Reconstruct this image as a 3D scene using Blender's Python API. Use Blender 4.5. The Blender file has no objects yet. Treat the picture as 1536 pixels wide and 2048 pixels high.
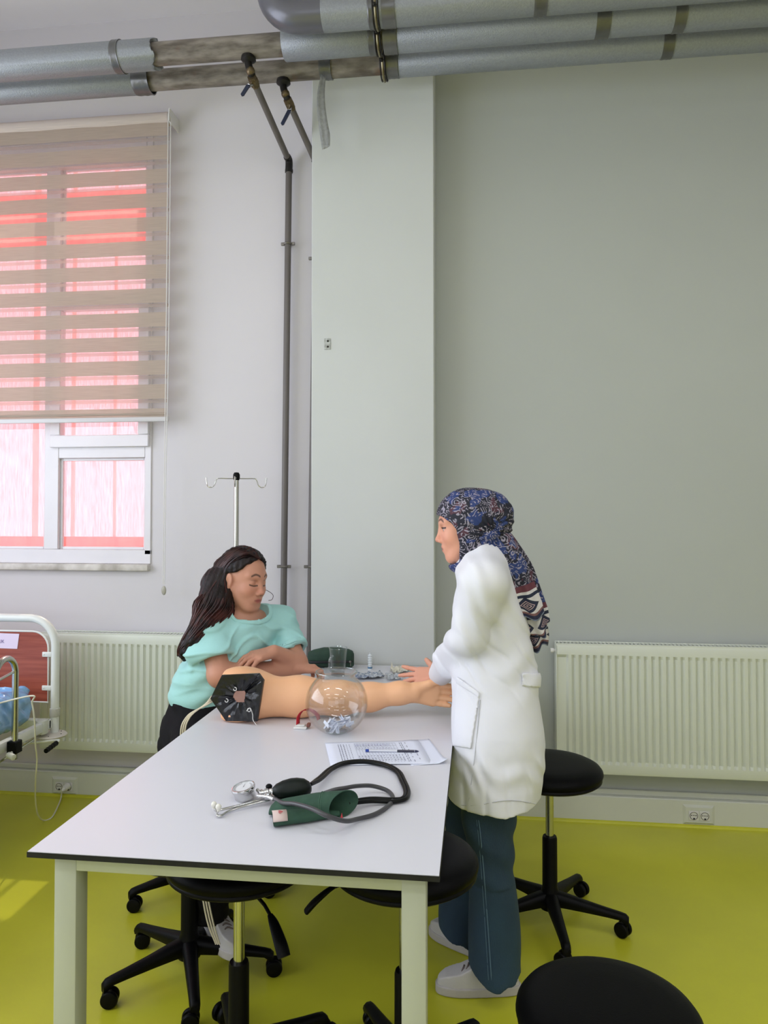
import bpy, bmesh, math, random
import numpy as np
from mathutils import Vector, Matrix, Euler
PI = math.pi
S_ = bpy.context.scene
COL = S_.collection

# ---------------------------------------------------------------- camera
F, TH, PT, HC = 1500.0, math.radians(7.0), math.radians(1.2), 1.5
CX, CY = 768.0, 1020 - 1500.0 * math.tan(math.radians(1.2))
cam = bpy.data.cameras.new('camera'); camo = bpy.data.objects.new('camera', cam); COL.objects.link(camo)
cam.sensor_fit = 'VERTICAL'; cam.sensor_height = 36.0; cam.lens = 36.0 * F / 2048
cam.shift_y = -(1024 - CY) / 2048
cam.clip_start = 0.05; cam.clip_end = 100
camo.location = (0, 0, HC); camo.rotation_euler = (PI / 2 + PT, 0, TH)
S_.camera = camo

# ---------------------------------------------------------------- world, sun, daylight, exposure
S_.view_settings.view_transform = 'Standard'; S_.view_settings.look = 'None'
S_.view_settings.exposure = 0.0; S_.view_settings.gamma = 1.0
S_.view_settings.use_curve_mapping = False
W = bpy.data.worlds.new('sky'); S_.world = W; W.use_nodes = True
bg = W.node_tree.nodes['Background']; bg.inputs[0].default_value = (0.86, 0.93, 1.0, 1); bg.inputs[1].default_value = 1.15
def lamp(name, kind, loc, rot, energy, color, size=None, sy=None, spread=None):
    l = bpy.data.lights.new(name, kind); l.energy = energy; l.color = color
    if kind == 'AREA':
        l.shape = 'RECTANGLE'; l.size = size; l.size_y = sy
        if spread: l.spread = spread
    o = bpy.data.objects.new(name, l); COL.objects.link(o); o.location = loc; o.rotation_euler = rot
    return o
sun = lamp('sun', 'SUN', (-2, 8, 8), (math.radians(-35), 0, math.radians(2)), 5.5, (1.0, 0.95, 0.86)); sun.data.angle = 0.012
# daylight entering by the windows of the left wall and of the wall behind the camera
lamp('daylight_left', 'AREA', (-3.70, 0.9, 2.1), (0, -PI / 2 - .2, 0), 104, (0.875, 0.925, 1.06), 2.0, 4.2)
lamp('daylight_front', 'AREA', (-0.6, -3.92, 2.1), (PI / 2, 0, 0), 27, (0.92, 0.96, 1.05), 4.2, 2.0)
for lx in (-2.2, 0.2, 2.6):
    for ly in (-2.4, -0.6, 1.2):
        lamp('tube_light', 'AREA', (lx, ly, 3.66), (0, 0, 0), 9.5, (0.96, 0.98, 1.05), 1.2, 0.16)

# ---------------------------------------------------------------- helpers
_r = Vector((math.cos(TH), math.sin(TH), 0)); _f0 = Vector((-math.sin(TH), math.cos(TH), 0)); _z = Vector((0, 0, 1))
_f = _f0 * math.cos(PT) + _z * math.sin(PT); _u = -_f0 * math.sin(PT) + _z * math.cos(PT)
O3 = Vector((0, 0, HC))
def ray(x, y): return _f + _r * ((x - CX) / F) - _u * ((y - CY) / F)
def PY(x, y, v): d = ray(x, y); return O3 + d * (v / d.y)
def PZ(x, y, v): d = ray(x, y); return O3 + d * ((v - HC) / d.z)
TT = 0.75
def T(x, y, h=0.0): return PZ(x, y, TT + h)

def lin(c): return tuple((v / 12.92 if v <= 0.04045 else ((v + 0.055) / 1.055) ** 2.4) for v in (k / 255 for k in c))
def mat(name, rgb, rough=0.6, metal=0.0, var=0.0, vscale=4.0, bump=0.0, bscale=60.0, spec=0.5, rgb2=None, stretch=None, coat=0.0, sheen=0.0, attr=None, sub=0.0):
    m = bpy.data.materials.new(name); m.use_nodes = True; nt = m.node_tree; N, L = nt.nodes, nt.links
    p = N['Principled BSDF']; c = lin(rgb)
    p.inputs['Base Color'].default_value = (*c, 1); p.inputs['Roughness'].default_value = rough
    p.inputs['Metallic'].default_value = metal; p.inputs['Specular IOR Level'].default_value = spec
    p.inputs['Coat Weight'].default_value = coat; p.inputs['Sheen Weight'].default_value = sheen
    if sub: p.inputs['Subsurface Weight'].default_value = sub; p.inputs['Subsurface Radius'].default_value = (0.01, 0.004, 0.002); p.inputs['Subsurface Scale'].default_value = 1.0
    tc = N.new('ShaderNodeTexCoord'); mp = N.new('ShaderNodeMapping'); L.new(tc.outputs['Object'], mp.inputs[0])
    if stretch: mp.inputs['Scale'].default_value = stretch
    if attr:
        a = N.new('ShaderNodeAttribute'); a.attribute_name = attr; L.new(a.outputs['Color'], p.inputs['Base Color'])
    elif var > 0 or rgb2:
        n = N.new('ShaderNodeTexNoise'); n.inputs['Scale'].default_value = vscale; n.inputs['Detail'].default_value = 6
        L.new(mp.outputs[0], n.inputs['Vector']); r = N.new('ShaderNodeValToRGB')
        c2 = lin(rgb2) if rgb2 else tuple(v * (1 - var) for v in c)
        r.color_ramp.elements[0].position = 0.35; r.color_ramp.elements[0].color = (*c2, 1)
        r.color_ramp.elements[1].position = 0.65; r.color_ramp.elements[1].color = (*c, 1)
        L.new(n.outputs['Fac'], r.inputs[0]); L.new(r.outputs[0], p.inputs['Base Color'])
    if bump > 0:
        n2 = N.new('ShaderNodeTexNoise'); n2.inputs['Scale'].default_value = bscale; n2.inputs['Detail'].default_value = 4
        L.new(mp.outputs[0], n2.inputs['Vector']); b = N.new('ShaderNodeBump'); b.inputs['Strength'].default_value = bump
        b.inputs['Distance'].default_value = 0.004; L.new(n2.outputs['Fac'], b.inputs['Height']); L.new(b.outputs[0], p.inputs['Normal'])
    return m
def nodes(m): return m.node_tree.nodes, m.node_tree.links, m.node_tree.nodes['Principled BSDF']

def V(*a): return Vector(a)
def box(bm, lo, hi, bev=0.0, seg=1):
    lo, hi = Vector(lo), Vector(hi); t = bmesh.new()
    bmesh.ops.create_cube(t, size=1.0)
    for v in t.verts: v.co = Vector(((v.co.x + .5) * (hi.x - lo.x) + lo.x, (v.co.y + .5) * (hi.y - lo.y) + lo.y, (v.co.z + .5) * (hi.z - lo.z) + lo.z))
    if bev > 0: bmesh.ops.bevel(t, geom=t.edges[:], offset=bev, segments=seg, affect='EDGES', profile=0.5)
    me = bpy.data.meshes.new('tmp'); t.to_mesh(me); t.free(); bm.from_mesh(me); bpy.data.meshes.remove(me); return bm
def frame(d):
    d = d.normalized(); a = Vector((0, 0, 1)) if abs(d.z) < 0.9 else Vector((1, 0, 0))
    x = d.cross(a).normalized(); return x, d.cross(x).normalized()
def rings(bm, rs, caps=True, closed=False):
    vs = [[bm.verts.new(p) for p in r] for r in rs]; n = len(vs[0]); m = len(vs)
    for i in range(m if closed else m - 1):
        a, b = vs[i], vs[(i + 1) % m]
        for j in range(n): bm.faces.new((a[j], a[(j + 1) % n], b[(j + 1) % n], b[j]))
    if caps and not closed:
        bm.faces.new(vs[0][::-1]); bm.faces.new(vs[-1])
    return vs
def tube(bm, pts, r, seg=10, caps=True, closed=False, flat=1.0):
    pts = [Vector(p) for p in pts]; n = len(pts); rr = r if isinstance(r, (list, tuple)) else [r] * n
    out = []; px = None
    for i, p in enumerate(pts):
        if closed: d = pts[(i + 1) % n] - pts[i - 1]
        else: d = pts[min(i + 1, n - 1)] - pts[max(i - 1, 0)]
        d.normalize()
        if px is None: x, y = frame(d)
        else:
            x = px - d * px.dot(d)
            if x.length < 1e-6: x, _ = frame(d)
            x.normalize(); y = d.cross(x)
        px = x
        out.append([p + (x * math.cos(2 * PI * k / seg) + y * math.sin(2 * PI * k / seg) * flat) * rr[i] for k in range(seg)])
    rings(bm, out, caps, closed); return bm
def cyl(bm, a, b, r, r2=None, seg=24): return tube(bm, [a, b], [r, r if r2 is None else r2], seg)
def bevcyl(bm, a, b, r, bev=0.003, seg=28):
    a, b = Vector(a), Vector(b); d = (b - a).normalized()
    return tube(bm, [a, a + d * bev * .3, a + d * bev, b - d * bev, b - d * bev * .3, b], [r - bev, r - bev * .3, r, r, r - bev * .3, r - bev], seg)
def lathe(bm, prof, c=(0, 0, 0), seg=40, axis=None, caps=False):
    c = Vector(c); ax = Vector(axis).normalized() if axis is not None else Vector((0, 0, 1))
    if axis is None: x, y = Vector((1, 0, 0)), Vector((0, 1, 0))
    else: x, y = frame(ax)
    rs = [[c + ax * h + (x * math.cos(2 * PI * k / seg) + y * math.sin(2 * PI * k / seg)) * max(r, 1e-5) for k in range(seg)] for r, h in prof]
    rings(bm, rs, caps); return bm
def ball(bm, c, r, seg=16, M=None):
    r = Vector((r, r, r)) if not hasattr(r, '__len__') else Vector(r)
    mm = Matrix.Translation(Vector(c)) @ (M.to_4x4() if M is not None else Matrix.Identity(4)) @ Matrix.Diagonal((*r, 1))
    bmesh.ops.create_uvsphere(bm, u_segments=seg, v_segments=max(6, seg // 2), radius=1, matrix=mm); return bm
def spline(pts, n=8, closed=False):
    P = [Vector(p) for p in pts]; m = len(P); out = []
    for i in range(m if closed else m - 1):
        p0 = P[(i - 1) % m] if closed or i > 0 else P[0] * 2 - P[1]
        p1, p2 = P[i], P[(i + 1) % m]
        p3 = P[(i + 2) % m] if closed or i < m - 2 else P[-1] * 2 - P[-2]
        for k in range(n):
            t = k / n; out.append(0.5 * ((2 * p1) + (p2 - p0) * t + (2 * p0 - 5 * p1 + 4 * p2 - p3) * t * t + (3 * p1 - p0 - 3 * p2 + p3) * t ** 3))
    if not closed: out.append(P[-1])
    return out
def prism(bm, poly, off):
    off = Vector(off); a = [bm.verts.new(Vector(p)) for p in poly]; b = [bm.verts.new(Vector(p) + off) for p in poly]; n = len(a)
    bm.faces.new(a[::-1]); bm.faces.new(b)
    for i in range(n): bm.faces.new((a[i], a[(i + 1) % n], b[(i + 1) % n], b[i]))
    return bm
B = bmesh.new
WLOC = {}
def wloc(o): return WLOC.get(o.name, Vector((0, 0, 0))) if o else Vector((0, 0, 0))
def finish(o, parent, world):
    base = wloc(parent)
    if parent is not None:
        o.parent = parent
        if world: o.data.transform(Matrix.Translation(-base))
        WLOC[o.name] = base
    else: WLOC[o.name] = Vector((0, 0, 0))
def obj(name, bm, m, parent=None, world=True, ang=40, label=None, recalc=True):
    if recalc: bmesh.ops.recalc_face_normals(bm, faces=bm.faces[:])
    me = bpy.data.meshes.new(name); bm.to_mesh(me); bm.free()
    me.polygons.foreach_set('use_smooth', [True] * len(me.polygons))
    me.set_sharp_from_angle(angle=math.radians(ang)); me.update()
    o = bpy.data.objects.new(name, me); COL.objects.link(o)
    if m: me.materials.append(m)
    finish(o, parent, world)
    if label: o['label'] = label
    return o
def thing(name, label, cat, loc=(0, 0, 0), group=None):
    o = bpy.data.objects.new(name, None); COL.objects.link(o); o.location = loc; o.empty_display_size = 0.05
    o['label'] = label; o['category'] = cat
    if group: o['group'] = group
    WLOC[o.name] = Vector(loc); return o
def tag(o, label, cat, group=None):
    o['label'] = label; o['category'] = cat
    if group: o['group'] = group
    return o
def struct(name, bm, m, parent=None, label=None):
    o = obj(name, bm, m, parent, ang=30)
    if parent is None: o['kind'] = 'structure'
    if label: o['label'] = label
    return o
def dup(root, loc, rz, label=None):
    r = root.copy(); COL.objects.link(r); r.location = loc; r.rotation_euler = (0, 0, rz)
    if label: r['label'] = label
    kids = []
    for ch in list(root.children):
        c = ch.copy(); COL.objects.link(c); c.parent = r; kids.append(c)
        for g in list(ch.children):
            d = g.copy(); COL.objects.link(d); d.parent = c
    return r, kids

# ---- implicit surfaces on a grid (surface nets): used for bodies, cloth and other soft shapes
def axis_pts(segs):
    out = [segs[0][0]]
    for a, b, h in segs:
        n = max(1, int(round((b - a) / h))); out += [a + (b - a) * (i + 1) / n for i in range(n)]
    return np.array(out, dtype=np.float32)
class Vol:
    def __init__(s, xs, ys, zs):
        s.ax = (xs, ys, zs); s.F = np.full((len(xs), len(ys), len(zs)), 1.0, np.float32)
    def sl(s, lo, hi):
        r = []
        for a, l, h in zip(s.ax, lo, hi):
            i0 = max(0, int(np.searchsorted(a, l)) - 1); i1 = min(len(a), int(np.searchsorted(a, h)) + 1)
            if i1 - i0 < 1: return None
            r.append(slice(i0, i1))
        return tuple(r)
    def apply(s, fn, lo, hi, k=0.0, op='add'):
        q = s.sl(lo, hi)
        if q is None: return
        x = s.ax[0][q[0]][:, None, None]; y = s.ax[1][q[1]][None, :, None]; z = s.ax[2][q[2]][None, None, :]
        d = fn(x, y, z).astype(np.float32); a = s.F[q]
        if op == 'add': s.F[q] = smin(a, d, k)
        elif op == 'sub': s.F[q] = -smin(-a, d, k)
        elif op == 'and': s.F[q] = -smin(-a, -d, k)
    def cap(s, a, b, ra, rb=None, k=0.02, op='add'):
        rb = ra if rb is None else rb; a = np.array(a, float); b = np.array(b, float); m = max(ra, rb) + k + 0.02
        lo = np.minimum(a, b) - m; hi = np.maximum(a, b) + m; ba = b - a; L2 = max(1e-9, float(ba @ ba))
        def fn(x, y, z):
            px, py, pz = x - a[0], y - a[1], z - a[2]
            t = np.clip((px * ba[0] + py * ba[1] + pz * ba[2]) / L2, 0, 1)
            return np.sqrt((px - t * ba[0]) ** 2 + (py - t * ba[1]) ** 2 + (pz - t * ba[2]) ** 2) - (ra + (rb - ra) * t)
        s.apply(fn, lo, hi, k, op)
    def ell(s, c, r, R=None, k=0.02, op='add', grow=0.0):
        c = np.array(c, float); r = np.array(r, float); R = np.eye(3) if R is None else np.array(R)  # columns = local axes
        m = r.max() + k + 0.02
        def fn(x, y, z):
            px, py, pz = x - c[0], y - c[1], z - c[2]
            q = [px * R[0, i] + py * R[1, i] + pz * R[2, i] for i in range(3)]
            k0 = np.sqrt((q[0] / r[0]) ** 2 + (q[1] / r[1]) ** 2 + (q[2] / r[2]) ** 2)
            k1 = np.sqrt((q[0] / r[0] ** 2) ** 2 + (q[1] / r[1] ** 2) ** 2 + (q[2] / r[2] ** 2) ** 2)
            return k0 * (k0 - 1) / np.maximum(k1, 1e-4) - grow
        s.apply(fn, c - m, c + m, k, op)
    def stack(s, rows, k=0.02, rot=0.0, op='add', pw=2.0):
        """rows: (z, cx, cy, a, b) sorted by z: body built from horizontal sections"""
        A = np.array(sorted(rows)); cz, sz = math.cos(rot), math.sin(rot); mm = A[:, 3:].max() + 0.05
        lo = (A[:, 1].min() - mm, A[:, 2].min() - mm, A[0, 0] - 0.06); hi = (A[:, 1].max() + mm, A[:, 2].max() + mm, A[-1, 0] + 0.06)
        def fn(x, y, z):
            zz = z.ravel(); cx, cy, a, b = [np.interp(zz, A[:, 0], A[:, i])[None, None, :] for i in (1, 2, 3, 4)]
            px, py = x - cx, y - cy; u = px * cz + py * sz; v = -px * sz + py * cz
            q = (np.abs(u / a) ** pw + np.abs(v / b) ** pw) ** (1 / pw)
            d = (q - 1) * np.minimum(a, b) * 0.9
            dz = np.maximum(A[0, 0] - z, z - A[-1, 0])
            return np.maximum(d, dz + 0 * d)
        s.apply(fn, lo, hi, k, op)
    def ripple(s, fn, lo, hi):
        q = s.sl(lo, hi); x = s.ax[0][q[0]][:, None, None]; y = s.ax[1][q[1]][None, :, None]; z = s.ax[2][q[2]][None, None, :]
        s.F[q] += fn(x, y, z).astype(np.float32)
    def mesh(s, F=None):
        F = s.F if F is None else F
        for ax in range(3):
            for e in (0, -1):
                ix = [slice(None)] * 3; ix[ax] = e; F[tuple(ix)] = np.maximum(F[tuple(ix)], 1e-3)
        ins = F < 0; nx, ny, nz = F.shape
        cnt = np.zeros((nx - 1, ny - 1, nz - 1), np.uint8)
        offs = [(i, j, k) for i in (0, 1) for j in (0, 1) for k in (0, 1)]
        for i, j, k in offs: cnt += ins[i:nx - 1 + i, j:ny - 1 + j, k:nz - 1 + k]
        act = np.argwhere((cnt > 0) & (cnt < 8))
        cid = np.full(cnt.shape, -1, np.int32); cid[act[:, 0], act[:, 1], act[:, 2]] = np.arange(len(act))
        cv = np.stack([F[act[:, 0] + i, act[:, 1] + j, act[:, 2] + k] for i, j, k in offs], 1)
        acc = np.zeros((len(act), 3)); n = np.zeros(len(act))
        for a in range(8):
            for b in range(a + 1, 8):
                oa, ob = np.array(offs[a]), np.array(offs[b])
                if np.abs(oa - ob).sum() != 1: continue
                va, vb = cv[:, a], cv[:, b]; mk = (va < 0) != (vb < 0)
                t = np.where(mk, va / np.where(mk, va - vb, 1), 0)
                acc += np.where(mk[:, None], oa + (ob - oa) * t[:, None], 0); n += mk
        idx = act + acc / n[:, None]
        vs = np.stack([np.interp(idx[:, i], np.arange(len(s.ax[i])), s.ax[i]) for i in range(3)], 1)
        quads = []
        for ax in range(3):
            sl0 = [slice(None)] * 3; sl1 = [slice(None)] * 3; sl0[ax] = slice(0, -1); sl1[ax] = slice(1, None)
            a, b = ins[tuple(sl0)], ins[tuple(sl1)]; e = np.argwhere(a != b)
            o1, o2 = [(1, 2), (2, 0), (0, 1)][ax]
            ok = (e[:, o1] > 0) & (e[:, o2] > 0) & (e[:, o1] < F.shape[o1] - 1) & (e[:, o2] < F.shape[o2] - 1); e = e[ok]
            d1 = np.zeros(3, int); d1[o1] = 1; d2 = np.zeros(3, int); d2[o2] = 1
            g = lambda q: cid[q[:, 0], q[:, 1], q[:, 2]]
            Q = np.stack([g(e - d1 - d2), g(e - d2), g(e), g(e - d1)], 1)
            fl = ~a[tuple(e.T)]; Q[fl] = Q[fl][:, ::-1]; quads.append(Q)
        Q = np.concatenate(quads)
        # a light smoothing pass
        m = len(vs); s1 = np.zeros((m, 3)); c1 = np.zeros(m)
        for i in range(4):
            np.add.at(s1, Q[:, i], vs[Q[:, (i + 1) % 4]]); np.add.at(c1, Q[:, i], 1)
        vs = vs * 0.5 + 0.5 * s1 / np.maximum(c1, 1)[:, None]
        return vs, Q
def smin(a, b, k):
    if k <= 0: return np.minimum(a, b)
    h = np.maximum(k - np.abs(a - b), 0) / k; return np.minimum(a, b) - h * h * k * 0.25
def npmesh(name, vs, Q, m, parent=None, colf=None, label=None):
    me = bpy.data.meshes.new(name); me.vertices.add(len(vs)); me.vertices.foreach_set('co', vs.astype(np.float32).ravel())
    me.loops.add(Q.size); me.loops.foreach_set('vertex_index', Q.astype(np.int32).ravel())
    me.polygons.add(len(Q)); me.polygons.foreach_set('loop_start', np.arange(0, Q.size, 4, dtype=np.int32))
    me.polygons.foreach_set('use_smooth', np.ones(len(Q), bool)); me.update(calc_edges=True); me.validate()
    if colf is not None:
        a = me.color_attributes.new('Col', 'FLOAT_COLOR', 'POINT'); c = np.ones((len(vs), 4), np.float32); c[:, :3] = colf(vs); a.data.foreach_set('color', c.ravel())
    if m: me.materials.append(m)
    o = bpy.data.objects.new(name, me); COL.objects.link(o); finish(o, parent, True)
    if label: o['label'] = label
    return o
def solid(vs, hi=None):
    lo = np.array(vs); return lo

# ---------------------------------------------------------------- materials
M = {}
M['wall'] = mat('wall_paint', (212, 208, 211), 0.75, var=0.03, vscale=1.2, bump=0.12, bscale=25)
M['column'] = mat('column_paint', (203, 206, 203), 0.6, var=0.04, vscale=1.5, bump=0.1, bscale=30)
M['wallright'] = mat('right_wall_paint', (180, 184, 178), 0.65, var=0.04, vscale=1.0, bump=0.1, bscale=30)
M['ceiling'] = mat('ceiling_paint', (240, 236, 240), 0.8, var=0.02)
M['floor'] = mat('lime_vinyl', (198, 197, 50), 0.33, var=0.10, vscale=2.5, bump=0.03, bscale=120, spec=0.4)
M['trim'] = mat('duct_plastic', (206, 208, 196), 0.45, var=0.03)
M['white'] = mat('white_plastic', (222, 220, 216), 0.4)
M['frame'] = mat('window_frame_plastic', (226, 222, 226), 0.35, var=0.03, vscale=8)
M['black'] = mat('black_plastic', (6, 6, 7), 0.45, bump=0.05, bscale=200, spec=.13)
M['leather'] = mat('black_vinyl', (3, 3, 4), 0.5, bump=0.08, bscale=350, spec=.10)
M['chrome'] = mat('chrome', (205, 205, 205), 0.12, metal=1.0)
M['steel'] = mat('worn_chrome', (190, 190, 182), 0.2, metal=1.0)
M['top'] = mat('white_laminate', (216, 216, 222), 0.3, var=0.012, vscale=3, spec=0.35)
M['core'] = mat('dark_laminate_core', (38, 38, 38), 0.6, var=0.2, vscale=30, spec=.2)
M['tframe'] = mat('powder_coated_steel', (180, 184, 168), 0.4)
M['rad'] = mat('radiator_enamel', (214, 218, 206), 0.32)
M['dark'] = mat('dark_recess', (40, 40, 38), 0.8)
# ---------------------------------------------------------------- setting
YW = 3.78; ZC = 4.13; XL = -3.7; XR = 3.2; YF = -3.9
bm = B(); box(bm, (XL - .1, YF - .1, -0.12), (XR + .1, YW + .1, 0)); struct('floor', bm, M['floor'])
bm = B(); box(bm, (XL - .1, YF - .1, ZC), (XR + .1, YW + .1, ZC + .12)); struct('ceiling', bm, M['ceiling'])
WX0, WX1, WZ0, WZ1 = -3.25, -1.70, 1.215, 3.49
bm = B()
box(bm, (XL - .1, YW, 0), (WX0, YW + .2, ZC)); box(bm, (WX0, YW, 0), (WX1, YW + .2, WZ0)); box(bm, (WX0, YW, WZ1), (WX1, YW + .2, ZC))
box(bm, (WX1, YW, 0), (-0.5, YW + .2, ZC)); struct('wall_back', bm, M['wall'])
bm = B(); box(bm, (-0.5, YW, 0), (XR + .1, YW + .2, ZC)); struct('wall_back_right', bm, M['wallright'])
bm = B(); box(bm, (-0.806, 3.62, 0), (-0.2, YW, ZC), 0.004); struct('trim_1', bm, M['column'])
bm = B(); box(bm, (XR, YF, 0), (XR + .2, YW, ZC)); struct('wall_right', bm, M['wall'])
bm = B()   # left wall with a long window opening
box(bm, (XL - .2, YF, 0), (XL, YW, 1.1)); box(bm, (XL - .2, YF, 3.1), (XL, YW, ZC)); box(bm, (XL - .2, YF, 1.1), (XL, -1.2, 3.1)); box(bm, (XL - .2, 3.0, 1.1), (XL, YW, 3.1))
struct('wall_left', bm, M['wall'])
bm = B(); box(bm, (XL, YF - .2, 0), (XR, YF, 1.1)); box(bm, (XL, YF - .2, 3.1), (XR, YF, ZC)); box(bm, (XL, YF - .2, 1.1), (-2.7, YF, 3.1)); box(bm, (1.5, YF - .2, 1.1), (XR, YF, 3.1))
struct('wall_front', bm, M['wall'])
# thin window glass: transparent with a clear reflection
def thin_glass(name, tint, lo=0.04, hi=0.9, rough=0.0, ior=1.45):
    m = bpy.data.materials.new(name); m.use_nodes = True; N, L = m.node_tree.nodes, m.node_tree.links
    N.remove(N['Principled BSDF']); out = N['Material Output']
    t = N.new('ShaderNodeBsdfTransparent'); t.inputs[0].default_value = (*tint, 1); g = N.new('ShaderNodeBsdfGlossy'); g.inputs['Roughness'].default_value = rough
    lw = N.new('ShaderNodeLayerWeight'); lw.inputs['Blend'].default_value = 0.32; mr = N.new('ShaderNodeMapRange'); mr.inputs['To Min'].default_value = lo; mr.inputs['To Max'].default_value = hi
    pw = N.new('ShaderNodeMath'); pw.operation = 'POWER'; pw.inputs[1].default_value = 2.2; L.new(lw.outputs['Facing'], pw.inputs[0])
    L.new(pw.outputs[0], mr.inputs[0]); mx = N.new('ShaderNodeMixShader'); L.new(mr.outputs[0], mx.inputs[0]); L.new(t.outputs[0], mx.inputs[1]); L.new(g.outputs[0], mx.inputs[2]); L.new(mx.outputs[0], out.inputs[0])
    return m
M['pane'] = thin_glass('window_glass', (0.97, 0.98, 0.98), 0.03, 0.6)
# windows of the left wall and the wall behind the camera
for wn, (a0, a1, side) in enumerate(((-1.2, 3.0, 'l'), (-2.7, 1.5, 'f'))):
    w = thing('window_%d' % (wn + 2), 'long white framed window', 'window'); w['kind'] = 'structure'
    bm = B(); n = 5
    for i in range(n + 1):
        p = a0 + (a1 - a0) * i / n
        if side == 'l': box(bm, (XL - .12, p - .03, 1.1), (XL - .05, p + .03, 3.1))
        else: box(bm, (p - .03, YF - .12, 1.1), (p + .03, YF - .05, 3.1))
    for z in (1.1, 3.04):
        if side == 'l': box(bm, (XL - .12, a0, z), (XL - .05, a1, z + .06))
        else: box(bm, (a0, YF - .12, z), (a1, YF - .05, z + .06))
    obj('window_frame', bm, M['frame'], w)
    bm = B()
    if side == 'l': box(bm, (XL - .09, a0, 1.13), (XL - .085, a1, 3.07))
    else: box(bm, (a0, YF - .09, 1.13), (a1, YF - .085, 3.07))
    obj('pane', bm, M['pane'], w)
# cable duct along the floor
bm = B(); box(bm, (XL, YW - .045, 0.0), (-0.806, YW, 0.125), 0.004); box(bm, (XL, YW - .02, 0.125), (-0.806, YW, 0.15), 0.003)
box(bm, (-0.2, YW - .045, 0.0), (XR, YW, 0.125), 0.004); box(bm, (-0.2, YW - .02, 0.125), (XR, YW, 0.15), 0.003)
struct('baseboard_back', bm, M['trim'])
bm = B(); tube(bm, [(XL, YW - .047, 0.0), (XR, YW - .047, 0.0)], 0.012, 8)
struct('trim_2', bm, M['floor'])
# wall screws and old patch on the column
bm = B()
c = PY(655, 688, 3.618)
box(bm, c + V(-.016, -.001, -.028), c + V(.016, .002, .028), 0.001)
mt = mat('old_plaster', (150, 152, 146), 0.9, var=0.5, vscale=60, rgb2=(196, 200, 196))
pp = obj('socket_patch', bm, mt); tag(pp, 'small rough plaster patch on the pale column face', 'patch')
bm = B(); ball(bm, c + V(.002, -.003, .014), .005, 8); ball(bm, c + V(.002, -.003, -.014), .005, 8); obj('screw_hole', bm, M['dark'], pp)

# ---- window 1
w1 = thing('window_1', 'white framed window with pink sheeting outside', 'window', (WX0, YW, WZ0)); w1['kind'] = 'structure'
del w1['category']
FY0, FY1 = YW - 0.008, YW + 0.055
def wx(px, py=1000): return PY(px, py, YW).x
def wz(px, py): return PY(px, py, YW).z
xm0, xm1 = wx(90), wx(118); xr = WX1
ztop = WZ1; zt0, zt1 = wz(210, 893), wz(210, 916)
bm = B(); box(bm, (WX0, FY0, WZ0 + .05), (WX0 + .06, FY1, ztop), .003); obj('jamb', bm, M['frame'], w1)
bm = B(); box(bm, (xr - .035, FY0, WZ0 + .05), (xr, FY1, ztop), .003); obj('jamb', bm, M['frame'], w1)
bm = B(); box(bm, (WX0 + .06, FY0, ztop - .14), (xr - .035, FY1, ztop), .003); obj('head_rail', bm, M['frame'], w1)
bm = B(); box(bm, (WX0 + .06, FY0, WZ0), (xr, FY1, WZ0 + .075), .003); obj('bottom_rail', bm, M['frame'], w1)
bm = B(); box(bm, (xm0, FY0 + .001, WZ0 + .075), (xm1, FY1, ztop - .14), .003); obj('mullion', bm, M['frame'], w1)
bm = B(); box(bm, (xm1, FY0 + .001, zt1), (xr - .035, FY1, zt0), .003); obj('transom', bm, M['frame'], w1)
# opening sash above the transom
zs0, zs1 = zt0 - .005, wz(210, 600)
bm = B(); sx0, sx1 = wx(103), xr - .008
box(bm, (sx0, FY0 - .02, zs0), (sx1, FY0 + .03, zs0 + .065), .004); box(bm, (sx0, FY0 - .02, zs1 - .055), (sx1, FY0 + .03, zs1), .004)
box(bm, (sx0, FY0 - .02, zs0 + .065), (sx0 + .06, FY0 + .03, zs1 - .055), .004); box(bm, (sx1 - .06, FY0 - .02, zs0 + .065), (sx1, FY0 + .03, zs1 - .055), .004)
sash = obj('sash', bm, M['frame'], w1)
bm = B(); box(bm, (sx0 + .06, FY0 + .005, zs0 + .065), (sx1 - .06, FY0 + .009, zs1 - .055)); obj('pane', bm, M['pane'], sash)
bm = B(); z1 = zs1 + .02; box(bm, (sx0, FY0 + .001, zs1), (sx1, FY1, z1), .003); obj('transom', bm, M['frame'], w1)
for a, b, c0, c1 in ((WX0 + .06, xm0, WZ0 + .075, ztop - .14), (xm1, xr - .035, WZ0 + .075, zt1), (xm1, xr - .035, z1, ztop - .14)):
    bm = B(); box(bm, (a, YW + .03, c0), (b, YW + .034, c1)); obj('pane', bm, M['pane'], w1)
    bm = B()  # glazing bead
    for q in ((a, c0, a + .014, c1), (b - .014, c0, b, c1), (a + .014, c0, b - .014, c0 + .014), (a + .014, c1 - .014, b - .014, c1)): box(bm, (q[0], YW + .012, q[1]), (q[2], YW + .03, q[3]), .002)
    obj('glazing_bead', bm, M['frame'], w1)
msill = mat('worn_sill', (226, 220, 214), 0.5, rgb2=(168, 160, 150), vscale=9, bump=0.3, bscale=60)
bm = B(); box(bm, (WX0, YW - .035, WZ0 - .035), (xr - .005, YW + .05, WZ0), .006, 2); obj('sill', bm, msill, w1)

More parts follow.
